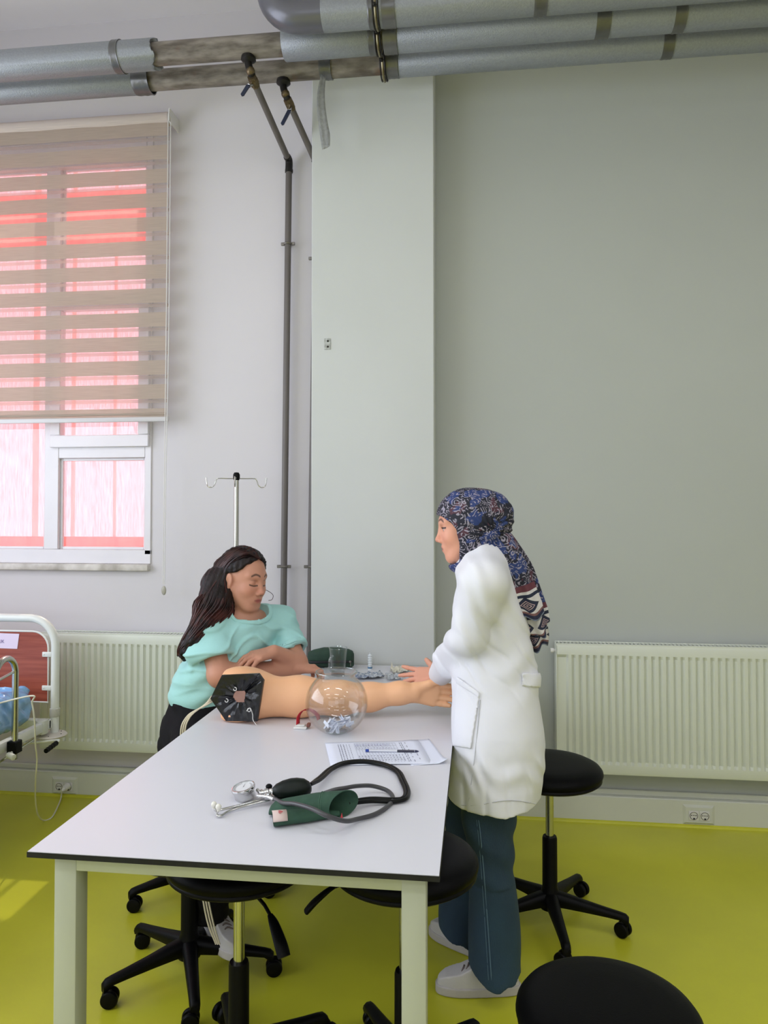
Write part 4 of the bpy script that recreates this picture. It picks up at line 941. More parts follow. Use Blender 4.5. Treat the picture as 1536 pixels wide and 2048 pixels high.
# folded flap in front with the maker's label
secs = []; A2, B2 = T(528, 1634, .012), T(655, 1648, .008); A3 = T(556, 1652, .012)
A2, B2 = T(546, 1653, .0), T(676, 1640, .0); d2 = B2 - A2
for f_, ry, rz in ((0, .024, .0165), (.04, .025, .0175), (.25, .024, .017), (.5, .022, .015), (.75, .015, .012), (1, .006, .008)):
    p = A2 + d2 * f_ + V(0, .004 + .012 * f_, 0); secs.append(ellr(zc(p, rz * .85 + .0008), d2, ry, rz))
inner = [ellr(zc(A2 + d2 * f_ + V(0, .004, 0), .013), d2, .0235, .0105) for f_ in (0, .15)]
b = B(); rings(b, [inner[1], inner[0]] + secs, True); obj('folded_flap', b, M['cuff'], bp_, recalc=False)
b = B(); sd = d2.normalized().cross(V(0, 0, 1)).normalized(); g = []
for i in range(9):
    t = PI * (.06 + .62 * i / 8); row = []
    for f_ in (-.02, .10, .2):
        w_ = .0262 - .001 * max(f_, 0) * 4; p = A2 + d2 * f_ + V(0, .004, 0); row.append(b.verts.new(zc(p, .0150) + sd * w_ * math.cos(t) + V(0, 0, .0188 * math.sin(t))))
    g.append(row)
for i in range(8):
    for j in range(2): b.faces.new((g[i][j], g[i][j + 1], g[i + 1][j + 1], g[i + 1][j]))
lb = obj('label', b, mat('cream_label', (206, 186, 178), .7), bp_, recalc=False, label='cream label with a red heart mark'); md = lb.modifiers.new('s', 'SOLIDIFY'); md.thickness = .001
def labp(t, f_): w_ = .0272 - .001 * f_ * 4; t = PI * t; return zc(A2 + d2 * f_ + V(0, .004, 0), .0152) + sd * w_ * math.cos(t) + V(0, 0, .0199 * math.sin(t))
b = B(); c_t, c_f = .42, .10
pts = [labp(c_t + .075 * (16 * math.sin(t) ** 3) / 16, c_f - .042 * (13 * math.cos(t) - 5 * math.cos(2 * t) - 2 * math.cos(3 * t) - math.cos(4 * t)) / 16) for t in np.linspace(0, 2 * PI, 28, endpoint=False)]
vv = [b.verts.new(p) for p in pts]; cc = b.verts.new(sum(pts, V(0, 0, 0)) / len(pts) + V(0, 0, .0003))
for i in range(28): b.faces.new((vv[i], vv[(i + 1) % 28], cc))
obj('red_mark', b, mat('red_print', (186, 40, 52), .6), lb, recalc=False)
b = B()
for t in (.36, .42, .48):
    vv = [b.verts.new(labp(q, w_) + V(0, 0, .0007)) for q, w_ in ((t - .008, .075), (t + .008, .075), (t + .008, .12), (t - .008, .12))]; b.faces.new(vv)
obj('mark_detail', b, bpy.data.materials['cream_label'], lb, recalc=False)
b = B(); p = A_ + d * 1.0; sd1 = d.normalized().cross(V(0, 0, 1)).normalized(); q = zc(p, .012) - sd1 * 0 + V(.001, -.034, 0); prism(b, [q + V(0, 0, .012), q + V(.004, 0, -.008), q + V(-.006, 0, -.008)], (0, -.0015, 0)); obj('side_tag', b, mat('tag_red', (190, 60, 66), .7), bp_)
# gauge
gc = T(491, 1595, .004); gx = V(-.18, -.14, 1).normalized(); ga = thing('pressure_gauge', 'round chrome pressure gauge left of the green bulb', 'gauge', gc)
b = B(); lathe(b, [(0, 0), (.024, 0), (.0265, .003), (.0265, .02), (.0305, .022), (.0315, .027), (.0300, .031), (.0275, .0315), (.027, .0285)], gc, 48, axis=gx); obj('gauge_case', b, M['chrome'], ga)
b = B(); lathe(b, [(.027, .0285), (0, .0285)], gc, 48, axis=gx); dl = obj('dial', b, mat('dial_face', (214, 216, 218), .3), ga)
b = B(); x_, y_ = frame(gx)
for k in range(28):
    t = .5 + k / 28 * 5.4; u_ = x_ * math.cos(t) + y_ * math.sin(t); w_ = u_.cross(gx) * .0005; q0, q1 = gc + gx * .0289 + u_ * .020, gc + gx * .0289 + u_ * .0245; b.faces.new([b.verts.new(q) for q in (q0 - w_, q0 + w_, q1 + w_, q1 - w_)])
u_ = x_; w_ = u_.cross(gx) * .0008; b.faces.new([b.verts.new(q) for q in (gc + gx * .029 - w_, gc + gx * .029 + w_, gc + gx * .029 + u_ * .021)]); obj('dial_marks', b, mat('dial_ink', (40, 40, 50), .5), dl, recalc=False)
b = B(); tube(b, spline([gc + V(.03, .004, .02), T(522, 1586, .02), T(532, 1584, .022), bc_ - e * .02], 5), .0045, 10); obj('connector', b, M['chrome'], ga)
# stethoscope
sc_ = T(545, 1605); ss = thing('stethoscope', 'stethoscope with grey rubber tube looping over the green cuff', 'stethoscope', sc_)
j = T(548, 1597, .022)
pth = [j, T(565, 1606, .034), T(590, 1608, .046), T(625, 1618, .052), T(655, 1632, .045), T(690, 1642, .022), T(715, 1638, .010), T(748, 1629, .007), T(772, 1615, .006), T(786, 1598, .006), T(776, 1582, .008), T(745, 1572, .02), T(715, 1572, .035), T(690, 1576, .042), T(668, 1580, .042), T(640, 1590, .03), T(615, 1601, .022), T(592, 1606, .018), T(570, 1604, .014), T(552, 1600, .012)]
b = B(); tube(b, spline(pth, 7), .0055, 12); obj('rubber_tube', b, mat('grey_rubber', (66, 66, 68), .35), ss)
yj = T(526, 1590, .02)
b = B()
for s in (-1, 1): tube(b, [j + V(0, .004 * s, 0), (j + yj) / 2 + V(0, .010 * s, .004), yj + V(-.01, .016 * s, .004)], [.0055, .005, .004], 10)
box(b, (j + yj) / 2 + V(-.008, -.012, -.004), (j + yj) / 2 + V(.006, .012, .012), .003, 2); obj('fork', b, M['chrome'], ss)
for q in ([T(540, 1600, .012), T(510, 1607, .010), T(480, 1615, .008), T(455, 1624, .006), T(441, 1632, .005), T(433, 1629, .008), T(437, 1619, .02)], [T(535, 1596, .014), T(505, 1604, .012), T(470, 1613, .012), T(445, 1619, .012), T(432, 1621, .012), T(428, 1614, .02)]):
    b = B(); tube(b, spline(q, 6), .0032, 10); eb = obj('ear_tube', b, M['chrome'], ss)
    b = B(); ball(b, q[-1] + V(0, 0, .006), (.0075, .0065, .008), 14); cyl(b, q[-1] - V(0, 0, .003), q[-1], .0045, seg=10); tp_ = obj('ear_tip', b, mat('cream_ear_tip', (222, 220, 208), .35), eb)
# ---------------------------------------------------------------- soft shapes: arm model and people
def arr(v): return np.array([v.x, v.y, v.z])
def hand(vol, w, d, n, s, sc=1.0, curl=(.25, .25, .3, .3), thumb=(.7, .7), k=.008, lens=(.070, .078, .072, .056), rr=1.0, spread=1.0, tcurl=.3):
    """w wrist, d towards the fingers, n out of the palm, s towards the thumb side"""
    w, d, n, s = [np.array(v, float) for v in (w, d, n, s)]; d /= np.linalg.norm(d); s -= d * (s @ d); s /= np.linalg.norm(s); n -= d * (n @ d) + s * (n @ s); n /= np.linalg.norm(n)
    offs = (.030, .0105, -.0095, -.028); kn = []
    for i, o in enumerate(offs):
        K = w + (d * (.088 - .004 * abs(i - 1) - .006 * (i == 3)) + s * o) * sc; kn.append(K)
        vol.cap(w + (s * o * .55 + d * .01) * sc, K, .0155 * sc, .0125 * sc * rr, k=.012)
        th = curl[i]; dd = d + s * (.10, .03, -.04, -.12)[i] * spread; dd /= np.linalg.norm(dd); p = K; L = lens[i] * sc
        for sgm, (fr, r0, r1) in enumerate(((.45, .0096, .0088), (.30, .0088, .0080), (.25, .0080, .0068))):
            a = th * (.7, 1.5, 2.2)[sgm]; q = p + (dd * math.cos(a) + n * math.sin(a)) * L * fr * 1.05
            vol.cap(p, q, r0 * sc * rr, r1 * sc * rr, k=.004); p = q
    t0 = w + (d * .018 + s * .020 + n * .006) * sc; td = d * thumb[0] + s * thumb[1] + n * .15; td /= np.linalg.norm(td)
    t1 = t0 + td * .042 * sc; t2d = td + d * tcurl; t2d /= np.linalg.norm(t2d); t2 = t1 + t2d * .034 * sc; t3 = t2 + t2d * .024 * sc
    vol.cap(t0, t1, .0165 * sc, .0125 * sc, k=.016); vol.cap(t1, t2, .0118 * sc, .0105 * sc, k=.006); vol.cap(t2, t3, .0105 * sc, .0085 * sc, k=.004)

# ---- training arm
mv = Vol(axis_pts([(-.90, .03, .0026)]), axis_pts([(2.50, 2.86, .0026)]), axis_pts([(.748, .95, .0026)]))
fc = arr(PY(478, 1391, 2.62)); mv.ell(fc + [0, .01, .0], (.112, .10, .100), k=.0)
mv.ell(fc + [.02, .05, 0], (.105, .09, .088), k=.02)
P_ = [arr(PY(*q)) for q in ((520, 1393, 2.665), (600, 1393, 2.685), (680, 1396, 2.70), (740, 1394, 2.715), (800, 1386, 2.73), (826, 1385, 2.735))]
for (a_, b_, ra, rb) in zip(P_[:-1], P_[1:], (.073, .0695, .058, .0475, .037), (.0695, .058, .0475, .037, .034)): mv.cap(a_, b_, ra, rb, k=.03)
hand(mv, arr(PY(824, 1386, 2.735)), arr(PY(905, 1391, 2.765)) - arr(PY(824, 1386, 2.735)), arr(-_f0), (0, 0, 1), 1.06, curl=(.12, .16, .24, .22), thumb=(.85, .42), k=.008, rr=1.12, spread=.4, tcurl=.6)
nf = np.array([-.16, -1, .02]); nf /= np.linalg.norm(nf); pf = fc + [0, -.052, 0]
mv.apply(lambda x, y, z: -((x - pf[0]) * nf[0] + (y - pf[1]) * nf[1] + (z - pf[2]) * nf[2]) + 0, (-1, 2.4, .7), (-.5, 2.66, 1.0), k=.012, op='sub') if False else None
mv.apply(lambda x, y, z: (x - pf[0]) * nf[0] + (y - pf[1]) * nf[1] + (z - pf[2]) * nf[2], (-1, 2.4, .7), (-.5, 2.9, 1.0), k=.012, op='and')
mv.apply(lambda x, y, z: .7505 - z + 0 * x + 0 * y, (-1, 2.4, .7), (.1, 2.9, 1.0), k=.004, op='and')
# hollow behind the black cover
hx = [PY(444, 1350, 2.56), PY(517, 1347, 2.56), PY(527, 1361, 2.56), PY(514, 1443, 2.56), PY(452, 1442, 2.56), PY(421, 1397, 2.56)]
def onface(p, off=0.0):
    p = arr(p); r_ = p - arr(O3); t = ((pf + nf * off - arr(O3)) @ nf) / (r_ @ nf); return Vector(arr(O3) + r_ * t)
Hx = [onface(p, .001) for p in hx]
mv.ell(arr(sum([onface(p, .001) for p in hx], V(0, 0, 0)) / 6) + [-.004, 0, -.004], (.082, .05, .077), k=.004, op='sub')
M['peach'] = mat('peach_vinyl', (246, 188, 142), .42, var=.03, vscale=9, sub=.0, bump=.03, bscale=90)
vs, Q = mv.mesh(); ma = thing('training_arm', 'peach injection training arm with black capped shoulder lying across the table', 'arm model', (fc[0], fc[1], .75))
npmesh('arm', vs, Q, M['peach'], ma)
b = B(); cH = sum(Hx, V(0, 0, 0)) / 6; nfv = Vector(nf)
inn = [cH + (h - cH) * .24 + V(.0, 0, -.004) - nfv * .006 for h in Hx]; n6 = 48
outer, mid, inner = [], [], []; rn = random.Random(4)
for i in range(6):
    for k in range(8):
        t = k / 8; o_ = Hx[i].lerp(Hx[(i + 1) % 6], t); i_ = inn[i].lerp(inn[(i + 1) % 6], t)
        outer.append((o_, i_))
rs = [[o_ - nfv * .010 for o_, i_ in outer], [o_ + nfv * .001 for o_, i_ in outer]]
for q, am in ((.12, .002), (.35, .005), (.6, .006), (.85, .005), (1.0, .003)):
    rs.append([o_.lerp(i_, q) + nfv * (am * math.sin(j * 1.9 + q * 3) * .6 + rn.uniform(-1, 1) * am * .5 + .002) for j, (o_, i_) in enumerate(outer)])
rings(b, rs, False); M['blackcloth'] = mat('black_coated_cloth', (18, 18, 22), .28, bump=.5, bscale=60)
cv_ = obj('shoulder_cover', b, M['blackcloth'], ma, ang=25, recalc=True)
b = B(); b.faces.new([b.verts.new(p - nfv * .0) for p in rs[-1]]); obj('opening', b, mat('skin_liner', (150, 112, 98), .6), ma, recalc=False)
M['cord'] = mat('white_cord', (220, 218, 214), .6)
for px_, py_ in ((470, 1378), (453, 1401), (498, 1420)):
    c = onface(PY(px_, py_, 2.56), .008); b = B(); x_, y_ = frame(nfv); tube(b, [c + (x_ * math.cos(k) + y_ * math.sin(k)) * .006 for k in np.linspace(0, 2 * PI * (.8 if px_ != 498 else 1), 14)], .0013, 6); obj('lace_loop', b, M['cord'], cv_)
b = B(); tube(b, spline([onface(PY(493, 1422, 2.56), .008), onface(PY(500, 1416, 2.56), .012), onface(PY(505, 1428, 2.56), .008), onface(PY(506, 1440, 2.56), .010), onface(PY(513, 1450, 2.56), .01)], 6), .0012, 6); obj('lace_end', b, M['cord'], cv_)
# thin cream tubes hanging from the training arm to the floor
b = B(); tb_ = [PY(424, 1396, 2.60)]
for i in range(3):
    o_ = V(-.006 * i, -.004 * i, 0)
    pts = [PY(424 + 3 * i, 1392 + 4 * i, 2.60), PY(411 + 2 * i, 1408 + 2 * i, 2.58) + o_, V(-1.0 - .006 * i, 2.545, .772), V(-1.012 - .007 * i, 2.53, .70), V(-.99 + .004 * i, 2.50, .5), V(-.88 + .008 * i, 2.34, .30), V(-.845 + .009 * i, 2.31, .2), V(-.815 + .006 * i, 2.305, .135)]
    tube(b, spline(pts, 7), .0028, 7)
o = obj('drain_tubes', b, mat('cream_tube', (214, 204, 178), .35), ma)

# ---- people
def head(vol, c, R, sc=1.0, closed=True, k=.02, ears=True):
    c = np.array(c); R = np.array(R)
    g = lambda p: c + R @ (np.array(p, float) * sc); E = lambda p, r, k=k, op='add': vol.ell(g(p), np.array(r) * sc, R, k=k, op=op); C = lambda a, b_, ra, rb, k=k, op='add': vol.cap(g(a), g(b_), ra * sc, rb * sc, k=k, op=op)
    E((-.012, 0, .035), (.096, .074, .085), 0.0)
    E((.028, 0, -.015), (.062, .058, .085), .03)
    E((.036, 0, -.066), (.048, .045, .045), .03)
    C((.068, .010, -.099), (.068, -.010, -.099), .0155, .0155, .02)
    for s in (-1, 1):
        C((-.002, s * .058, -.035), (.055, s * .028, -.092), .016, .014, .03)      # jaw line
        E((.055, s * .036, -.028), (.026, .022, .024), .022)                          # cheek
        C((.079, s * .012, .030), (.064, s * .044, .030), .009, .008, .016)            # brow
        E((.086, s * .030, .006), (.012, .016, .010), .012, 'sub')
        E((.069, s * .031, .004), (.0135, .0145, .0125), .006)
        if ears:
            E((-.008, s * .078, -.006), (.019, .010, .033), .006)
            C((-.004, s * .079, -.035), (-.001, s * .077, -.041), .0085, .0075, .006)
            E((-.002, s * .089, -.004), (.010, .006, .020), .005, 'sub')
        E((.0925, s * .0115, -.036), (.010, .0075, .0075), .006)
    C((.081, 0, .020), (.099, 0, -.022), .0068, .0085, .012)
    E((.1015, 0, -.030), (.0115, .0095, .0090), .008)
    E((.076, 0, -.062), (.015, .028, .016), .014)
    C((.0845, -.017, -.0595), (.0885, 0, -.0575), .0035, .0048, .005); C((.0845, .017, -.0595), (.0885, 0, -.0575), .0035, .0048, .005)
    C((.084, -.012, -.068), (.086, 0, -.0688), .0048, .0055, .005); C((.084, .012, -.068), (.086, 0, -.0688), .0048, .0055, .005)
    C((.0950, -.018, -.0632), (.0950, .018, -.0632), .0020, .0020, .003, 'sub')
def face_col(c, R, sc, skin, lip, closed):
    c = np.array(c); R = np.array(R); skin, lip = np.array(lin(skin)), np.array(lin(lip)); dark = np.array(lin((44, 30, 28)))
    def f(v):
        q = ((v - c) @ R) / sc; x, y, z = q.T; col = np.tile(skin, (len(v), 1)); ay = np.abs(y)
        def mix(m, t): nonlocal col; m = np.clip(m, 0, 1)[:, None]; col = col * (1 - m) + t * m
        mix(.35 * np.exp(-(((x - .06) / .03) ** 2 + ((ay - .038) / .018) ** 2 + ((z + .03) / .018) ** 2)), np.array(lin((214, 120, 100))))
        mix(.3 * np.exp(-(((x - .1) / .02) ** 2 + (y / .015) ** 2 + ((z + .03) / .014) ** 2)), np.array(lin((200, 110, 96))))
        m = np.clip(1.6 - np.sqrt((y / .023) ** 2 + ((z + .0635) / .0105) ** 2) * 1.6, 0, 1) * (x > .08); mix(m * 1.2, lip)
        m = np.exp(-(((z + .0635) / .0013) ** 2)) * (ay < .020) * (x > .08); mix(m * .8, lip * .35)
        br = .0325 + .006 * np.sin(np.clip((ay - .012) / .034, 0, 1) * PI) - .004 * np.clip((ay - .03) / .02, 0, 1)
        m = np.clip(1.5 - np.abs(z - br) / .0038, 0, 1) * (ay > .011) * (ay < .046) * (x > .045); mix(m * .85, dark)
        if closed:
            ey = -.0035 - .003 * np.sin(np.clip((ay - .014) / .032, 0, 1) * PI); m = np.clip(1.6 - np.abs(z - ey) / .0023, 0, 1) * (ay > .014) * (ay < .047) * (x > .05); mix(m * .9, dark)
            ey = .0125 + .002 * np.sin(np.clip((ay - .014) / .032, 0, 1) * PI); m = np.clip(1.2 - np.abs(z - ey) / .0014, 0, 1) * (ay > .016) * (ay < .043) * (x > .05); mix(m * .35, dark)
        else:
            m = (np.abs(z - .003) < .0045) * (ay > .020) * (ay < .042) * (x > .06); mix(m * 1.0, np.array(lin((206, 190, 186))))
            m = (np.abs(z - .003) < .0048) * (ay > .024) * (ay < .036) * (x > .06); mix(m * 1.0, dark * .7)
            m = np.clip(1.6 - np.abs(z - .0082) / .0026, 0, 1) * (ay > .014) * (ay < .048) * (x > .05); mix(m, dark * .5)
        m = np.exp(-(((ay - .0095) / .003) ** 2 + ((z + .0415) / .0025) ** 2)) * (x > .085); mix(m * .7, dark)
        return col
    return f
def skinmat(nm): return mat(nm, (200, 150, 128), .5, attr='Col', bump=.04, bscale=220, spec=.35)
def basis(fwd, pitch, roll=0.0):
    f_ = Vector(fwd).normalized(); l_ = V(0, 0, 1).cross(f_); f2 = (f_ * math.cos(pitch) - V(0, 0, 1) * math.sin(pitch)); u2 = f2.cross(l_)
    if roll: l2 = l_ * math.cos(roll) + u2 * math.sin(roll); u2 = f2.cross(l2); l_ = l2
    return np.array([[f2[i], l_[i], u2[i]] for i in range(3)])

# ======== seated woman
HC1 = PY(488, 1160, 3.0); ps = math.radians(57); fw = -_f0 * math.cos(ps) + _r * math.sin(ps)
R1 = basis(fw, math.radians(9), math.radians(-4)); h1 = arr(HC1); S1 = 1.03
sR, sL = PY(418, 1252, 2.90), PY(560, 1240, 3.13)          # shoulders
eR, wR = PY(440, 1350, 2.83), PY(586, 1337, 3.00)
eL, wL = PY(594, 1326, 3.03), PY(548, 1304, 2.93)
neck0 = (sR + sL) / 2 + V(.0, .0, .03)
ax_ = axis_pts([(-1.40, h1[0] - .14, .006), (h1[0] - .14, h1[0] + .14, .0022), (h1[0] + .14, -.52, .0034)])
ay_ = axis_pts([(2.66, h1[1] - .13, .0045), (h1[1] - .13, h1[1] + .13, .0022), (h1[1] + .13, 3.28, .0034)])
az_ = axis_pts([(.50, .765, .02), (.765, .95, .0030), (.95, h1[2] - .135, .006), (h1[2] - .135, h1[2] + .14, .0022)])
v1 = Vol(ax_, ay_, az_); head(v1, h1, R1, S1)
nb = arr(neck0); hb_ = h1 + R1 @ np.array([-.02, 0, -.07])
v1.cap(nb - [0, 0, .02], hb_, .054, .050, k=.03); v1.cap(arr(sR) + [.02, 0, -.01], nb + [0, 0, -.03], .045, .06, k=.03); v1.cap(arr(sL) + [-.02, 0, -.01], nb + [0, 0, -.03], .045, .06, k=.03)
pel = np.array([-1.09, 2.93, .60]); v1.cap(nb - [0, 0, .12], pel + [-.01, 0, .15], .095, .08, k=.04); v1.cap(pel + [-.01, 0, .15], pel + [-.02, 0, 0], .09, .10, k=.04)
v1.cap(arr(sR), arr(eR), .048, .047, k=.03); v1.cap(arr(eR), arr(wR), .048, .032, k=.02)
v1.cap(arr(sL), arr(eL), .046, .041, k=.03); v1.cap(arr(eL), arr(wL), .042, .0285, k=.02)
hand(v1, arr(wR), arr(PY(640, 1334, 3.06) - wR), (-.2, -.3, -.9), (.1, -1, .25), .95, curl=(.75, .8, .85, .9), thumb=(.8, .35))
hand(v1, arr(wL), arr(PY(490, 1318, 2.84) - wL), (-.1, -.2, -1), (-.5, .6, .2), .98, curl=(.42, .45, .5, .55), thumb=(.8, .5))
vs, Q = v1.mesh()
p1 = thing('person', 'seated woman in a mint T-shirt and black trousers, arms folded on the table', 'person', (pel[0], pel[1], 0))
npmesh('body', vs, Q, skinmat('skin_seated'), p1, face_col(h1, R1, S1, (196, 142, 118), (176, 96, 88), True))
# T-shirt
L1 = (sL - sR); al = math.atan2(L1.y, L1.x); v2 = Vol(axis_pts([(-1.36, -.6, .0042)]), axis_pts([(2.66, 3.36, .0042)]), axis_pts([(.66, 1.14, .0042)]))
mid = arr((sR + sL) / 2); Fd = np.array([math.sin(al), -math.cos(al), 0])
rows = [(.70, -1.105, 2.95, .128, .14), (.76, -1.105, 2.95, .13, .14), (.82, -1.075, 2.95, .15, .14), (.90, mid[0] - .06, mid[1] - .03, .182, .138), (.98, mid[0] - .03, mid[1] - .01, .19, .125), (1.03, mid[0], mid[1], .175, .10), (1.07, mid[0], mid[1] + .005, .12, .075), (1.095, mid[0], mid[1] + .01, .08, .06)]
v2.cap(arr(sR) + [0, 0, -.005], arr(sR.lerp(eR, .62)), .062, .084, k=.05); v2.cap(arr(sL) + [0, 0, -.01], arr(sL.lerp(eL, .62)), .058, .066, k=.05)
dr = [arr(PY(392, 1300, 2.84)), arr(PY(398, 1372, 2.87))]; v2.cap(dr[0], dr[1], .045, .012, k=.05)
v2.cap(arr(sR), nb - [0, 0, .035], .05, .055, k=.05); v2.cap(arr(sL), nb - [0, 0, .035], .05, .055, k=.05)
# sleeve openings, cut across the arm
for s_, e_, ra, t_ in ((sR, eR, .066, .72), (sL, eL, .053, .72)):
    d_ = (e_ - s_).normalized(); c_ = s_.lerp(e_, t_); dv, cv3 = arr(d_), arr(c_)
    lo = cv3 - .16; hi = cv3 + .16
    v2.apply(lambda x, y, z: np.maximum(-((x - cv3[0]) * dv[0] + (y - cv3[1]) * dv[1] + (z - cv3[2]) * dv[2]), np.sqrt((x - cv3[0] - .02 * dv[0]) ** 2 + (y - cv3[1]) ** 2 + (z - cv3[2] + .03) ** 2) - .11), lo, hi, k=.006, op='sub')
    v2.cap(arr(s_.lerp(e_, .55)), arr(s_.lerp(e_, 1.0)), ra * .92, ra * .98, k=.004, op='sub')
v2.stack(rows, rot=al, k=.015)
v2.cap(arr(sR), nb - [0, 0, .035], .05, .055, k=.05); v2.cap(arr(sL), nb - [0, 0, .035], .05, .055, k=.05)
# neckline
nk = nb + Fd * .035 + [0, 0, .03]; v2.ell(nk, (.088, .07, .075), np.array([[math.cos(al), -math.sin(al), 0], [math.sin(al), math.cos(al), 0], [0, 0, 1]]), k=.004, op='sub')
def fold(x, y, z):
    u = (x - mid[0]) * math.cos(al) + (y - mid[1]) * math.sin(al); w = z - mid[2]
    return .008 * np.exp(-((np.mod(w + .55 * np.abs(u) + .02 * np.sin(u * 30), .075) - .037) / .009) ** 2) * np.exp(-((w + .10) / .13) ** 2) * -1 + .0045 * np.sin(u * 62 + w * 38 * np.sign(u) + 2 * np.sin(w * 14)) * np.clip(.25 - w, .1, .5) + .005 * np.sin(w * 55 + u * 20 + 2.5 * np.sin(u * 12)) * np.clip(-w - .05, 0, 1) * 3 + .003 * np.sin(u * 33 - w * 70)
v2.ripple(fold, (-1.4, 2.6, .6), (-.5, 3.4, 1.2))
F2 = v2.F.copy(); vs, Q = v2.mesh(); M['mint'] = mat('mint_cotton', (164, 216, 213), .8, var=.03, vscale=10, bump=.15, bscale=120, sheen=.1)
tee = npmesh('t_shirt', vs, Q, M['mint'], p1)
X_, Y_, Z_ = v2.ax[0][:, None, None], v2.ax[1][None, :, None], v2.ax[2][None, None, :]
u_ = (X_ - nk[0]) * math.cos(al) + (Y_ - nk[1]) * math.sin(al); w_ = -(X_ - nk[0]) * math.sin(al) + (Y_ - nk[1]) * math.cos(al)
e_ = (np.sqrt((u_ / .088) ** 2 + (w_ / .07) ** 2 + ((Z_ - nk[2]) / .075) ** 2) - 1) * .075
G_ = np.maximum(np.maximum(F2 - .004, -(F2 + .005)), np.abs(e_ - .004) - .009).astype(np.float32)
vs, Q = v2.mesh(G_); npmesh('collar', vs, Q, M['mint'], tee)
for s_, e_, t_ in ((sL, eL, .72),):
    dv = arr((e_ - s_).normalized()); cv3 = arr(s_.lerp(e_, t_)); pl_ = (X_ - cv3[0]) * dv[0] + (Y_ - cv3[1]) * dv[1] + (Z_ - cv3[2]) * dv[2]
    rr_2 = np.sqrt((X_ - cv3[0]) ** 2 + (Y_ - cv3[1]) ** 2 + (Z_ - cv3[2]) ** 2) - .095
    G_ = np.maximum(np.maximum(np.maximum(F2 - .0035, -(F2 + .004)), np.abs(pl_ + .012) - .011), rr_2).astype(np.float32)
    vs, Q = v2.mesh(G_)
    if len(vs) > 50: npmesh('sleeve_hem', vs, Q, M['mint'], tee)
b = B(); a3 = V(math.cos(al), math.sin(al), 0); f3 = Vector(Fd); nkv = Vector(nk)
# trousers
v3 = Vol(axis_pts([(-1.42, -.45, .007)]), axis_pts([(2.22, 3.22, .007)]), axis_pts([(.11, .80, .007)]))
v3.ell((-1.09, 2.93, .60), (.168, .165, .12), k=0); v3.stack([(.55, -1.09, 2.935, .165, .16), (.64, -1.10, 2.94, .15, .15), (.735, -1.105, 2.945, .126, .137)], rot=al, k=.04)
v3.cap((-1.11, 2.86, .585), (-.90, 2.44, .56), .107, .078, k=.05); v3.cap((-.90, 2.44, .56), (-.875, 2.42, .17), .072, .062, k=.03)
v3.cap((-1.00, 2.98, .585), (-.64, 2.80, .56), .10, .078, k=.05); v3.cap((-.64, 2.80, .56), (-.83, 3.05, .17), .072, .06, k=.03)
v3.ripple(lambda x, y, z: .004 * np.sin(x * 38 + z * 52 + 2 * np.sin(y * 17)) + .003 * np.sin(z * 90 + x * 30 - y * 25), (-1.5, 2.2, .1), (-.4, 3.3, .8))
v3.apply(lambda x, y, z: .150 - z + 0 * x + 0 * y, (-1.5, 2.2, .0), (-.4, 3.3, .9), op='and')
vs, Q = v3.mesh(); npmesh('trousers', vs, Q, mat('black_trousers', (13, 12, 15), .8, spec=.2, bump=.15, bscale=150), p1)
